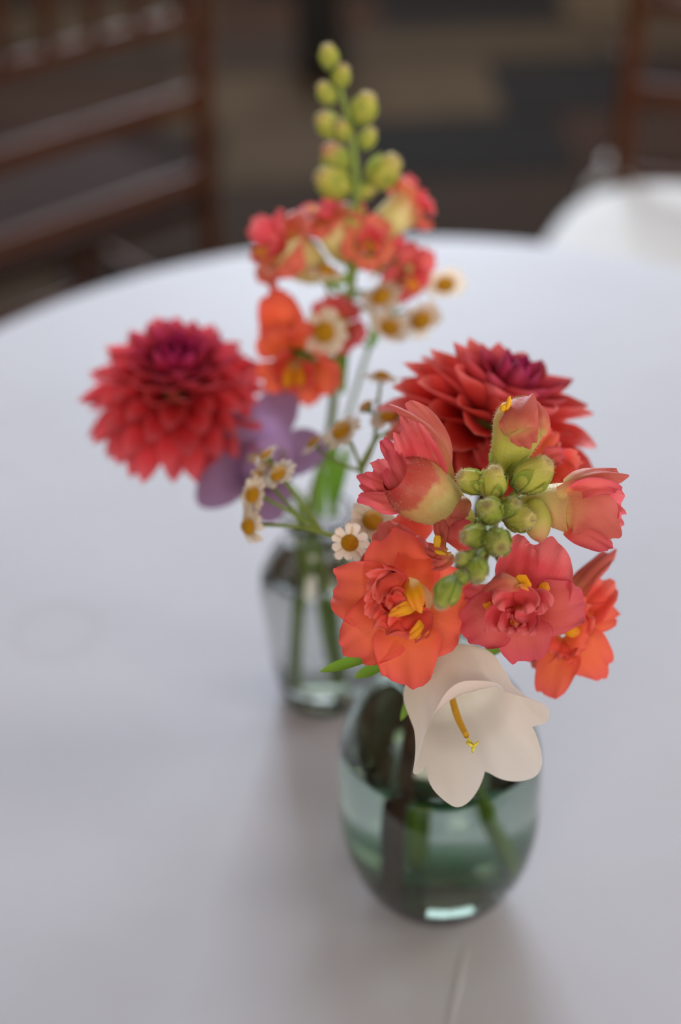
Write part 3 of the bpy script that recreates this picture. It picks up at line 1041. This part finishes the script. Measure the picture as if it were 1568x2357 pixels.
# upper bud with the anther poking out
b0 = P(1158, 1092, .500)
ax = (P(1212, 925, .490) - b0).normalized()
Lb = (P(1216, 916, .490) - b0).length
v, f, uv = lathe_dir(b0, ax, smooth_prof([(0, .0030), (Lb * .12, .0060), (Lb * .35, .0072), (Lb * .62, .0090), (Lb * .8, .0082), (Lb * .93, .0046), (Lb * 1.0, .0008)], 26), 30, ridge=.03, nr=4)
f2 = mk('bud', v, f, M['bud'], sn, uv)
fuzz(f2, f2, 1500, .0012, M['hair'], 4)
traced(f2, .4805, [
    ((1192, 1010, 3), (1180, 960, -4), (1222, 908, 6), 92, dict(m='peach', cup=-.22, ruf=.02, rnd=.55, wb=.75, n=(20, 300), wave=.02)),
    ((1240, 1000, 7), (1262, 965, 4), (1232, 925, 8), 62, dict(m='peach', cup=-.25, ruf=.03, rnd=.5, wb=.7, n=(35, 70))),
    ((1200, 985, 0), (1212, 1005, -2), (1224, 1028, 2), 74, dict(m='peach', cup=-.2, ruf=.05, rnd=.5, wb=.9)),
], M['peach'], 'folded_petal')
ovoid('anther', f2, P(1157, 948, .487), aim(P(1157, 948, .487), 80, 15), px2m(22, ZF), px2m(9, ZF), M['anther'], 10)
ovoid('anther', f2, P(1168, 946, .486), aim(P(1157, 948, .487), 80, 10), px2m(36, ZF), px2m(6, ZF), M['anther'], 10)
sepals(f2, b0, ax, .0085, .006, 5, .45, off=.0042, seed=1)

# right floret
b0 = P(1205, 1152, .500)
ax = (P(1310, 1168, .491) - b0).normalized()
Lt = (P(1330, 1170, .490) - b0).length
v, f, uv = lathe_dir(b0, ax, smooth_prof([(0, .0028), (Lt * .25, .0058), (Lt * .6, .0078), (Lt, .0092)], 14), 26)
f3 = mk('floret', v, f, M['tube'], sn, uv)
fuzz(f3, f3, 600, .0010, M['hair'], 6)
traced(f3, ZF, [
    ((1300, 1120, -3), (1365, 1075, -8), (1442, 1094, 0), 74, dict(m='peach', name='upper_petal', cup=-.32, ruf=.05, ph=.6, wb=.75, rnd=.5, n=(38, 0))),
    ((1310, 1140, -7), (1370, 1100, -13), (1428, 1128, -5), 46, dict(m='pink', name='upper_petal', cup=.3, ruf=.09, ph=2.6, wb=.7, n=(15, 180))),
    ((1292, 1170, -6), (1350, 1150, -14), (1418, 1232, -4), 122, dict(m='peach', cup=-.16, ruf=.045, ph=1.4, wb=.75, rnd=.36, wave=.05)),
    ((1305, 1205, -3), (1345, 1225, -10), (1408, 1264, -3), 66, dict(m='pink', cup=-.20, ruf=.06, ph=3.3, wb=.8)),
    ((1340, 1170, 4), (1395, 1150, 2), (1434, 1160, 4), 92, dict(m='pink_in', ruf=.08, ph=4.2)),
    ((1350, 1190, 5), (1400, 1190, 3), (1432, 1205, 5), 74, dict(m='pink_in', ruf=.09, ph=.8)),
], M['pink'])

# pink open floret
b0 = P(1165, 1300, .515)
ax = (P(1195, 1395, .492) - b0).normalized()
Lt = (P(1195, 1395, .492) - b0).length
v, f, uv = lathe_dir(b0, ax, smooth_prof([(0, .0026), (Lt * .3, .0055), (Lt * .8, .0070), (Lt, .0062)], 12), 24)
f5 = mk('floret', v, f, M['tube'], sn, uv)
fuzz(f5, f5, 400, .0010, M['hair'], 8)
traced(f5, ZF, [
    ((1212, 1388, 6), (1245, 1345, 1), (1270, 1246, 6), 158, dict(m='pink_in', cup=.05, ruf=.045, ph=1.0, wave=.05, rnd=.34, asym=-.03)),
    ((1185, 1360, 4), (1185, 1290, 2), (1210, 1238, 6), 92, dict(m='pink_in', cup=.05, ruf=.05, ph=3.0, wave=.05)),
    ((1205, 1345, -6), (1155, 1310, -15), (1112, 1356, -6), 62, dict(m='peach', cup=-.35, ruf=.05, ph=2.0, wb=.6, n=(45, 20))),
    ((1165, 1392, 3), (1115, 1375, -2), (1068, 1362, 3), 66, dict(cup=.1, ruf=.06, ph=.4)),
    ((1178, 1412, 2), (1120, 1425, -5), (1070, 1462, 4), 128, dict(cup=.04, ruf=.04, ph=2.0, rnd=.38)),
    ((1200, 1422, 1), (1205, 1465, -6), (1210, 1526, 3), 128, dict(cup=.02, ruf=.035, ph=5.0, rnd=.42)),
    ((1222, 1405, 2), (1285, 1400, -6), (1346, 1378, 4), 124, dict(cup=.03, ruf=.035, ph=3.8, rnd=.40)),
    ((1192, 1405, -2), (1165, 1375, -15), (1150, 1402, -15), 62, dict(m='pink_in', ruf=.09, ph=1.5, cup=-.25)),
    ((1200, 1402, -2), (1205, 1372, -16), (1214, 1412, -16), 60, dict(m='pink_in', ruf=.09, ph=2.5, cup=-.25)),
    ((1215, 1402, -1), (1246, 1365, -13), (1252, 1410, -13), 46, dict(m='pink_in', ruf=.09, ph=.5, cup=-.3)),
    ((1180, 1420, -4), (1135, 1425, -14), (1142, 1455, -13), 62, dict(m='pink_in', ruf=.10, ph=4.5, cup=.3)),
    ((1190, 1428, -5), (1170, 1430, -16), (1165, 1458, -15), 46, dict(m='pink_in', ruf=.12, ph=3.5, cup=.35)),
    ((1202, 1428, -5), (1212, 1432, -16), (1206, 1460, -15), 44, dict(m='pink_in', ruf=.12, ph=1.0, cup=.4)),
    ((1210, 1425, -4), (1230, 1428, -13), (1222, 1462, -12), 36, dict(m='pink_in', ruf=.09, ph=2.0, cup=.3)),
    ((1195, 1355, -2), (1205, 1332, -9), (1200, 1352, -13), 44, dict(m='yellow', shape='oval', cup=-.35, ruf=.02, name='palate')),
    ((1238, 1380, 0), (1252, 1352, -6), (1262, 1342, -3), 28, dict(m='yellow', shape='oval', cup=-.25, ruf=.02, name='palate')),
    ((1188, 1445, -6), (1184, 1418, -13), (1186, 1440, -16), 22, dict(m='yellow', shape='oval', cup=-.25, ruf=.02, name='palate')),
    ((1130, 1405, 0), (1122, 1392, -6), (1120, 1388, -8), 22, dict(m='yellow', shape='oval', cup=-.2, ruf=.02, name='palate')),
], M['pink'])

# small wilting floret with its stamens bare
b0 = P(1085, 1205, .508)
ax = (P(1040, 1245, .492) - b0).normalized()
v, f, uv = lathe_dir(b0, ax, smooth_prof([(0, .0022), (.004, .0036), (.009, .0042)], 8), 16)
f6 = mk('floret', v, f, M['tube'], sn, uv)
traced(f6, .488, [
    ((1048, 1262, 2), (1062, 1240, -4), (1052, 1190, 2), 84, dict(m='pink', cup=.05, ruf=.05, ph=.4, rnd=.5)),
    ((1008, 1225, 2), (1020, 1160, -5), (1076, 1186, 1), 44, dict(m='peach', cup=-.45, ruf=.10, ph=1.4, wb=.6, n=(40, 330))),
    ((1020, 1265, 0), (1000, 1222, -5), (1012, 1186, 0), 38, dict(m='peach', cup=-.3, ruf=.12, ph=3.0, n=(40, 260))),
    ((1030, 1270, 0), (1000, 1275, -7), (982, 1258, -1), 36, dict(m='peach', cup=.3, ruf=.14, ph=4.4)),
    ((1040, 1275, 0), (1020, 1300, -7), (995, 1300, 0), 38, dict(m='peach', cup=.3, ruf=.14, ph=.9)),
], M['pink'])
for px, py, rl in ((1004, 1246, 185), (1010, 1247, 182), (1015, 1272, 105)):
    c = P(px, py, .4795)
    d = aim(c, 85, rl)
    ovoid('anther', f6, c - d * px2m(14, ZF), d, px2m(27, ZF), px2m(6, ZF), M['anther'], 10, tipr=.4)

# closed green buds up the spike, facing the lens more and more towards the tip
for i, (px, py, zc, s, an, rl) in enumerate([
        (1085, 1108, .485, 74, 55, 300), (1135, 1110, .482, 84, 50, 10), (1228, 1092, .486, 104, 60, 50), (1196, 1192, .478, 84, 45, 100), (1128, 1176, .470, 80, 22, 330),
        (1172, 1168, .476, 62, 40, 60), (1092, 1235, .466, 70, 45, 270), (1146, 1248, .462, 84, 20, 150), (1075, 1292, .460, 62, 45, 290),
        (1098, 1312, .457, 66, 50, 170), (1060, 1330, .455, 46, 60, 250), (1027, 1366, .452, 76, 72, 212)]):
    c = P(px, py, zc)
    green_bud(sn, px, py, zc, s, aim(c, an, rl), seed=i, mat='gbud' if i < 4 else 'gbud_young')
ovoid('bud', sn, P(1225, 1150, .487), aim(P(1232, 1205, .478), 75, 168), px2m(104, ZF), px2m(34, ZF), M['bud'], 16)
ovoid('bud', sn, P(1078, 1150, .490), aim(P(1078, 1150, .487), 75, 225), px2m(72, ZF), px2m(25, ZF), M['peach'], 16)
for b_, m_ in (((1082, 1198, .500), (1110, 1192, .510)), ((1158, 1092, .500), (1146, 1140, .508)), ((1205, 1152, .500), (1172, 1160, .509)), ((1165, 1300, .515), (1140, 1270, .525)), ((1085, 1205, .508), (1112, 1210, .518))):
    tube('pedicel', [P(*m_), P(*m_).lerp(P(*b_), .5) - CU * .001, P(*b_)], [.0014, .0013, .0024], M['stem'], sn, 8, 8)
# narrow leaves low on the stem
for (b, c, tp, wd) in (((905, 1490, 14), (820, 1520, 4), (735, 1546, 16), 32), ((930, 1500, 24), (870, 1535, 18), (815, 1560, 30), 34), ((990, 1520, 50), (950, 1600, 36), (922, 1660, 40), 30), ((1080, 1500, 40), (1110, 1510, 30), (1165, 1490, 44), 26)):
    petal('leaf', sn, P(b[0], b[1], ZF + b[2] / 1000), P(c[0], c[1], ZF + c[2] / 1000), P(tp[0], tp[1], ZF + tp[2] / 1000), px2m(wd, ZF), M['leaf'], shape='lance', wb=.3, nu=14, nv=7, cup=.25, ruf=.01)

# ------------------------------------------------------------------ FRONT VASE: orange snapdragon
so = empty('snapdragon', FV + Vector((-.006, .012, .0195)), 'orange snapdragon with ruffled open florets crowding the green vase mouth', 'flower')
tube('stem', [in_vase(FV, -.004, .016, .0195), in_vase(FV, -.006, .012, .07), in_vase(FV, -.004, .004, .13), P(1010, 1440, .56), P(1050, 1330, .545), P(1150, 1180, .545), P(1230, 1090, .54)],
     [.0021, .0022, .0022, .0022, .0021, .0019, .0012], M['stem'], so, 44, 12)
b0 = P(1020, 1330, .525)
ax = (P(930, 1395, .488) - b0).normalized()
Lt = (P(940, 1388, .490) - b0).length
v, f, uv = lathe_dir(b0, ax, smooth_prof([(0, .0028), (Lt * .3, .0062), (Lt * .75, .0080), (Lt, .0070)], 12), 24)
f4 = mk('floret', v, f, M['tube'], so, uv)
traced(f4, ZF, [
    ((938, 1380, 8), (912, 1310, -3), (905, 1226, 6), 168, dict(cup=.04, ruf=.05, ph=.4, rnd=.40, wave=.05)),
    ((955, 1372, 4), (960, 1300, -4), (965, 1236, 8), 104, dict(cup=.12, ruf=.05, ph=2.4, rnd=.45)),
    ((905, 1395, 4), (840, 1365, -5), (766, 1345, 6), 150, dict(cup=.06, ruf=.05, ph=5.2, rnd=.36, wave=.05)),
    ((918, 1415, 2), (860, 1450, -8), (798, 1502, 4), 150, dict(cup=.06, ruf=.045, ph=.8, rnd=.40, wave=.04)),
    ((942, 1425, 1), (935, 1495, -9), (944, 1582, 3), 148, dict(cup=.05, ruf=.045, ph=3.0, rnd=.42, wave=.04)),
    ((955, 1405, 4), (1020, 1400, -3), (1086, 1422, 8), 205, dict(cup=.05, ruf=.035, ph=1.8, rnd=.34, wave=.04)),
    ((905, 1375, -3), (885, 1340, -14), (850, 1352, -8), 76, dict(m='orange_in', ruf=.12, ph=1.0, cup=.25)),
    ((905, 1385, -4), (875, 1370, -17), (862, 1396, -12), 66, dict(m='orange_in', ruf=.13, ph=2.4, cup=.3)),
    ((915, 1380, -4), (898, 1345, -18), (905, 1372, -19), 62, dict(m='orange_in', ruf=.12, ph=4.0, cup=-.3)),
    ((915, 1395, -6), (910, 1375, -18), (900, 1402, -18), 42, dict(m='orange_in', ruf=.14, ph=.2, cup=.45)),
    ((912, 1405, -4), (880, 1410, -15), (862, 1432, -10), 82, dict(m='orange_in', ruf=.11, ph=3.4, cup=.2)),
    ((925, 1412, -5), (900, 1420, -16), (880, 1450, -11), 70, dict(m='orange_in', ruf=.12, ph=5.0, cup=.25)),
    ((945, 1412, -4), (945, 1425, -15), (925, 1462, -10), 84, dict(m='orange_in', ruf=.11, ph=1.7, cup=.2)),
    ((955, 1420, -3), (970, 1425, -13), (958, 1470, -8), 58, dict(m='orange_in', ruf=.10, ph=2.9, cup=.25)),
    ((905, 1362, -2), (900, 1335, -11), (872, 1325, -6), 66, dict(m='orange_in', ruf=.12, ph=.7, cup=.2)),
    ((940, 1330, -6), (950, 1355, -20), (968, 1408, -16), 46, dict(m='yellow', cup=-.12, ruf=.08, wb=.35, er=.04, ph=1.3, name='palate')),
    ((960, 1392, -10), (935, 1398, -22), (897, 1416, -20), 31, dict(m='yellow', cup=-.12, ruf=.08, wb=.35, er=.04, ph=1.3, name='palate')),
    ((988, 1428, -6), (975, 1445, -17), (944, 1468, -15), 36, dict(m='yellow', cup=-.12, ruf=.08, wb=.35, er=.04, ph=1.3, name='palate')),
], M['orange'])
# pale pink floret half hidden behind the big orange one
traced(f4, .505, [
    ((950, 1290, 6), (900, 1250, 0), (880, 1205, 6), 96, dict(m='peach', cup=.05, ruf=.05, ph=1.0)),
    ((960, 1260, 8), (940, 1215, 4), (935, 1180, 8), 84, dict(m='orange_in', cup=.05, ruf=.05, ph=2.0)),
    ((900, 1330, 6), (860, 1310, 2), (850, 1270, 8), 76, dict(m='peach', cup=.05, ruf=.05, ph=4.0)),
], M['peach'])
# right lower floret
b0 = P(1240, 1370, .548)
ax = (P(1308, 1440, .531) - b0).normalized()
v, f, uv = lathe_dir(b0, ax, smooth_prof([(0, .0028), (.006, .0058), (.014, .0072), (.018, .0066)], 10), 20)
f7 = mk('floret', v, f, M['tube'], so, uv)
traced(f7, .53, [
    ((1300, 1400, 2), (1330, 1320, -3), (1414, 1268, 2), 68, dict(m='peach', cup=-.2, ruf=.07, ph=.6, n=(35, 320))),
    ((1325, 1425, 2), (1370, 1390, -5), (1412, 1340, 2), 88, dict(m='orange_in', ruf=.07, ph=1.8, cup=.1)),
    ((1330, 1435, 1), (1375, 1420, -5), (1424, 1418, 3), 72, dict(ruf=.08, ph=3.2)),
    ((1318, 1470, -1), (1352, 1500, -8), (1392, 1556, 2), 112, dict(ruf=.06, ph=.9, cup=-.05, rnd=.35)),
    ((1298, 1478, -1), (1282, 1535, -8), (1258, 1606, 2), 94, dict(ruf=.05, ph=4.4, rnd=.5)),
    ((1292, 1465, 0), (1255, 1490, -6), (1226, 1534, 3), 60, dict(m='peach', ruf=.06, ph=2.2)),
    ((1312, 1430, -3), (1335, 1400, -11), (1352, 1395, -8), 84, dict(m='orange_in', ruf=.08, ph=2.2, cup=.2)),
    ((1310, 1455, -4), (1330, 1470, -13), (1352, 1478, -8), 92, dict(m='orange', ruf=.06, ph=1.1, cup=.15)),
    ((1300, 1470, -4), (1295, 1490, -13), (1284, 1512, -8), 56, dict(m='orange_in', ruf=.09, ph=3.1, cup=.2)),
    ((1312, 1500, -4), (1318, 1510, -12), (1312, 1530, -9), 34, dict(m='orange', ruf=.09, ph=.1, cup=.3)),
    ((1288, 1452, -4), (1306, 1442, -12), (1340, 1462, -9), 34, dict(m='yellow', shape='oval', cup=-.35, ruf=.02, name='palate')),
], M['orange'])
tube('pedicel', [P(1040, 1360, .548), P(1130, 1350, .556), P(1200, 1345, .556), P(1242, 1372, .548)], [.0014, .0013, .0013, .0022], M['stem'], so, 14, 8)
tube('pedicel', [P(1052, 1322, .545), P(1040, 1318, .535), P(1020, 1330, .525)], [.0015, .0014, .0026], M['stem'], so, 10, 8)
# floret behind the upper bud
b0 = P(1215, 1120, .553)
ax = (P(1275, 1060, .535) - b0).normalized()
v, f, uv = lathe_dir(b0, ax, smooth_prof([(0, .0028), (.004, .0058), (.010, .0070)], 8), 18)
f8 = mk('floret', v, f, M['tube'], so, uv)
traced(f8, .53, [
    ((1252, 1075, 2), (1245, 1020, -4), (1284, 1000, 2), 72, dict(ruf=.06, ph=1.0, cup=.1)),
    ((1265, 1080, 2), (1300, 1070, -4), (1336, 1066, 3), 62, dict(m='orange_in', ruf=.09, ph=2.4, cup=.2)),
    ((1265, 1090, 0), (1288, 1095, -6), (1316, 1110, 2), 70, dict(m='orange_in', ruf=.07, ph=3.1)),
    ((1250, 1060, -4), (1275, 1045, -10), (1300, 1050, -5), 50, dict(m='pink', ruf=.09, ph=.4)),
], M['orange'])
traced(f8, .545, [
    ((1150, 1080, 0), (1125, 1055, -3), (1102, 1026, 2), 44, dict(m='pink_in', ruf=.09, ph=.5, cup=.3)),
    ((1130, 1100, 6), (1085, 1085, 3), (1066, 1056, 8), 62, dict(m='pink', ruf=.06, ph=2.5)),
], M['pink'])

# ------------------------------------------------------------------ FRONT VASE: right dahlia
dc = P(1140, 970, .575)
da = empty('dahlia', in_vase(FV, -.012, -.012, .0195), 'coral red dahlia with plum centre rising behind the pink snapdragon', 'flower', None)
tube('stem', [in_vase(FV, -.0175, -.016, .0195), in_vase(FV, -.0165, -.012, .06), in_vase(FV, -.013, -.006, .10), in_vase(FV, -.004, .004, .138), P(1060, 1330, .59), P(1120, 1130, .595), dc - aim(dc, 68, 24) * .016],
     [.0043, .0042, .0041, .0040, .0038, .0034, .0032], M['brown_stem'], da, 50, 14)
dahlia('dahlia', da, dc, aim(dc, 68, 24), .0425, 88, 11, (0.36, 0.06, 0.42), (0.96, 0.85, 0.85), pmax=112, wide=1.22)

# ------------------------------------------------------------------ FRONT VASE: white bellflower
wb_ = empty('bellflower', in_vase(FV, .012, -.010, .0195), 'cream white bellflower nodding in front of the green glass vase', 'flower')
bbase = P(1012, 1512, .528)
bax = (P(1096, 1690, .499) - bbase).normalized()
bell(wb_, bbase, bax, .0186, .0395, .275, .68, M['white_bell'], roll=math.radians(26), seed=2, up=CU, recurve=[.50, .06, .02, .02, .16])
tube('stem', [in_vase(FV, .024, -.004, .0195), in_vase(FV, .017, -.010, .06), in_vase(FV, .010, -.010, .11), in_vase(FV, .006, -.012, .140), P(1000, 1500, .555), bbase], [.0018, .0018, .0018, .0017, .0016, .0018], M['stem'], wb_, 40, 10)
sepals(wb_, bbase - bax * .002, bax, .012, .006, 5, .8, off=.006)
tube('style', [bbase + bax * .006, P(1050, 1640, .508), P(1074, 1694, .497)], [.0010, .0013, .0010], M['style'], wb_, 20, 12)
st = P(1088, 1716, .495)
for k in range(3):
    e = aim(st, 75, 60 + k * 118)
    tube('stigma_lobe', [P(1076, 1698, .4965), st, st + e * .0012 - CF * .0012, st + e * .0024 + CF * .0002], [.0005, .0006, .00055, .0004], M['stigma'], wb_, 12, 8)

# ------------------------------------------------------------------ feverfew sprays


def spray(name, start, joints, heads, label, group=None):
    """joints: trunk points; heads: (px,py,zc,dia,ang,roll,joint index,n,droop)"""
    o = empty(name, start[0], label, 'flower', group)
    tube('stem', list(start) + joints, [.0011] * (len(start) + len(joints)), M['stem'], o, 40, 8)
    for i, (px, py, zc, dia, an, rl, ji, n, dr) in enumerate(heads):
        p, axd = daisy(o, px, py, zc, dia, an, rl, n, seed=i + len(heads) * 3, droop=dr)
        j = joints[ji]
        mid = p.lerp(j, .45) - axd * (p - j).length * .16
        tube('flower_stalk', [p + axd * .0008, p - axd * .003, mid, j], [.0007, .00075, .0008, .0009], M['stem'], o, 18, 7)
    return o


spray('feverfew_spray', [in_vase(FV, -.010, .014, .023), in_vase(FV, -.008, .010, .09), in_vase(FV, -.008, .006, .142)],
      [P(900, 1330, .57), P(800, 1248, .560), P(742, 1226, .560), P(700, 1215, .561)],
      [(580, 1138, .553, 92, 48, 285, 2, 12, .05), (571, 1212, .549, 92, 55, 262, 3, 11, .30), (640, 1090, .558, 92, 58, 320, 2, 12, .05), (805, 1250, .514, 96, 18, 200, 0, 11, .02), (858, 1197, .526, 112, 30, 30, 0, 12, .02),
       (612, 1048, .572, 78, 80, 320, 2, 11, .0), (592, 1096, .568, 66, 60, 300, 3, 10, .0)],
      'white feverfew daisy spray reaching left out of the green vase')
spray('feverfew_spray', [in_vase(FV, -.002, .018, .023), in_vase(FV, -.002, .012, .09), in_vase(FV, -.006, .010, .142)],
      [P(930, 1300, .585), P(870, 1160, .59), P(832, 1085, .588), P(865, 1010, .592)],
      [(785, 990, .577, 108, 55, 320, 2, 12, .12), (842, 935, .592, 84, 88, 320, 2, 11, .05), (897, 954, .585, 104, 60, 350, 3, 11, .10), (880, 864, .605, 84, 74, 10, 3, 11, .18), (722, 1018, .592, 80, 80, 320, 2, 11, .05)],
      'white feverfew daisy spray standing between the two dahlias')

# ------------------------------------------------------------------ REAR VASE: tall coral snapdragon
ZR = .675
st_ = empty('snapdragon', in_vase(RV, -.006, 0, .010), 'tall coral snapdragon with long green tip in the grey vase', 'flower')
ax_pts = [in_vase(RV, -.012, -.004, .010), in_vase(RV, -.009, -.002, .06), in_vase(RV, -.004, -.002, .122), P(758, 1000, .705), P(775, 850, .69), P(810, 650, .675), P(822, 480, .662), P(812, 330, .652), P(785, 210, .645), P(756, 118, .640)]
tube('stem', ax_pts, [.0022, .0022, .0022, .0022, .0022, .0021, .0019, .0015, .0011, .0006], M['stem'], st_, 70, 12)
for i, (px, py, zc, s, an, rl, mt) in enumerate([
        (757, 130, .640, 56, 70, 350, 'gbud'), (786, 176, .643, 54, 70, 15, 'gbud'), (752, 214, .645, 54, 75, 325, 'gbud'), (838, 250, .648, 76, 75, 20, 'gbud'), (756, 288, .650, 70, 60, 320, 'gbud'), (788, 300, .648, 56, 45, 340, 'gbud'),
        (846, 318, .656, 50, 80, 30, 'gbud'), (768, 420, .655, 92, 60, 300, 'gbud'), (884, 394, .658, 92, 62, 45, 'gbud'), (772, 365, .664, 76, 75, 330, 'bud'), (842, 440, .662, 46, 70, 70, 'gbud'), (815, 500, .660, 60, 60, 180, 'gbud')]):
    green_bud(st_, px, py, zc, s, aim(P(px, py, zc), an, rl), mat=mt, seed=i + 20)
for (px, py, zc), (qx, qy, qz) in (((745, 632, .675), (806, 680, .676)), ((850, 545, .668), (816, 590, .670)), ((800, 600, .672), (812, 640, .674)), ((872, 575, .672), (815, 620, .672)), ((900, 650, .682), (808, 670, .676)), ((712, 815, .672), (782, 850, .690)), ((762, 765, .684), (796, 780, .684)), ((690, 770, .682), (786, 830, .688))):
    tube('pedicel', [P(qx, qy, qz), P((px + qx) / 2, (py + qy) / 2 + 12, (zc + qz) / 2), P(px, py, zc)], [.0013, .0012, .0020], M['stem'], st_, 10, 8)
coral = (M['pink'], M['pink_in'])
orng = (M['orange'], M['orange_in'])
pch = (M['salmon'], M['pink_in'])


def side_floret(parent, bpx, tpx, zb, zt, S, mats, seed, updir=(80, 0)):
    """floret leaving the stem at bpx with its lips at tpx"""
    b0 = P(bpx[0], bpx[1], zb)
    c = P(tpx[0], tpx[1], zt)
    face = (c - b0).normalized()
    return open_floret(parent, c, face, aim(c, *updir), S, mats, seed, inner=4, tube_len=(c - b0).length / S, spread=.72)


side_floret(st_, (745, 632), (655, 575), .675, .662, .0290, pch, 31)
side_floret(st_, (850, 545), (938, 475), .668, .672, .0235, pch, 32, (80, 330))
side_floret(st_, (800, 600), (762, 510), .672, .664, .0250, pch, 33)
open_floret(st_, P(848, 562, .657), aim(P(848, 562, .657), 25, 20), CU, .0150, pch, 34, inner=5)
open_floret(st_, P(940, 635, .672), aim(P(940, 635, .672), 45, 120), CU, .0165, coral, 35, inner=5)
open_floret(st_, P(905, 585, .680), aim(P(905, 585, .68), 60, 60), CU, .0150, coral, 36, inner=3)
open_floret(st_, P(680, 838, .655), aim(P(690, 838, .655), 30, 200), CU, .0235, (M['orange'], M['orange_in']), 37, inner=7)
open_floret(st_, P(775, 748, .668), aim(P(775, 748, .668), 20, 20), CU, .0165, coral, 38, inner=0)
f9 = open_floret(st_, P(650, 765, .668), aim(P(640, 745, .668), 50, 280), CU, .0160, orng, 39, inner=4)
traced(f9, .66, [((665, 790, 2), (640, 720, -4), (632, 668, 3), 100, dict(m='orange', ruf=.05, cup=.1, ph=1.0)),
                 ((640, 800, 3), (620, 730, 1), (612, 690, 6), 60, dict(m='orange', ruf=.06, cup=.15, ph=2.0))], M['orange'])
for (b, c, tp, wd) in (((790, 905, 10), (780, 850, 0), (800, 770, 6), 30), ((770, 1190, 20), (755, 1080, 8), (775, 985, 12), 34), ((760, 1190, 24), (790, 1090, 14), (800, 1020, 22), 28), ((740, 1190, 20), (745, 1120, 10), (730, 1060, 16), 24),
                       ((815, 640, 0), (780, 640, -6), (745, 660, 4), 30), ((850, 800, 0), (870, 770, -4), (860, 720, 4), 28)):
    petal('leaf', st_, P(b[0], b[1], ZR + b[2] / 1000), P(c[0], c[1], ZR + c[2] / 1000), P(tp[0], tp[1], ZR + tp[2] / 1000), px2m(wd, ZR), M['leaf'], shape='lance', wb=.3, nu=12, nv=7, cup=.3, ruf=.01)

# rear dahlia
dc = P(408, 896, .668)
dl = empty('dahlia', in_vase(RV, -.004, .006, .010), 'crimson dahlia with magenta centre leaning out left of the grey vase', 'flower')
tube('stem', [in_vase(RV, .004, .006, .0095), in_vase(RV, .000, .004, .07), in_vase(RV, -.006, .002, .122), P(640, 1110, .728), P(500, 1020, .715), dc - aim(dc, 42, 8) * .016], [.0026, .0026, .0026, .0026, .0027, .003], M['stem'], dl, 40, 12)
dahlia('dahlia', dl, dc, aim(dc, 50, 0), .0420, 122, 5, (0.38, 0.05, 0.45), (0.94, 0.66, 0.95), pmax=122)

# lilac bellflower
pb = empty('bellflower', in_vase(RV, -.008, -.006, .010), 'lilac bellflower under the crimson dahlia by the grey vase', 'flower')
bbase = P(634, 1086, .672)
bax = aim(bbase, 30, 312)
bell(pb, bbase, bax, .0138, .021, .50, 1.5, M['purple_bell'], shp=2.0, roll=math.radians(-14), seed=4, up=CU, recurve=[.45, .3, .35, .3, .3])
tube('stem', [in_vase(RV, -.012, .004, .010), in_vase(RV, -.010, -.002, .07), in_vase(RV, -.010, -.006, .122), P(690, 1150, .715), bbase], [.0015] * 5, M['stem'], pb, 30, 8)
sepals(pb, bbase - bax * .002, bax, .010, .005, 5, .8, off=.005)
tube('style', [bbase + bax * .004, P(602, 1058, .656), P(576, 1054, .650)], [.0010, .0014, .0010], M['stigma'], pb, 14, 10)

spray('feverfew_spray', [in_vase(RV, .006, .004, .012), in_vase(RV, .004, .002, .07), in_vase(RV, .000, .002, .122)],
      [P(800, 960, .712), P(850, 800, .70), P(880, 740, .695), P(800, 690, .69)],
      [(746, 765, .640, 117, 22, 250, 1, 11, .02), (752, 620, .655, 92, 65, 10, 3, 10, .25), (876, 682, .660, 112, 50, 330, 2, 11, .12), (897, 756, .655, 107, 48, 200, 1, 11, .12), (970, 740, .668, 112, 40, 150, 2, 11, .08), (1025, 656, .680, 107, 45, 175, 2, 12, .05),
       (950, 576, .690, 80, 72, 20, 2, 10, .20), (872, 620, .672, 73, 80, 320, 3, 9, .1)],
      'white feverfew daisy spray among the coral florets of the grey vase')
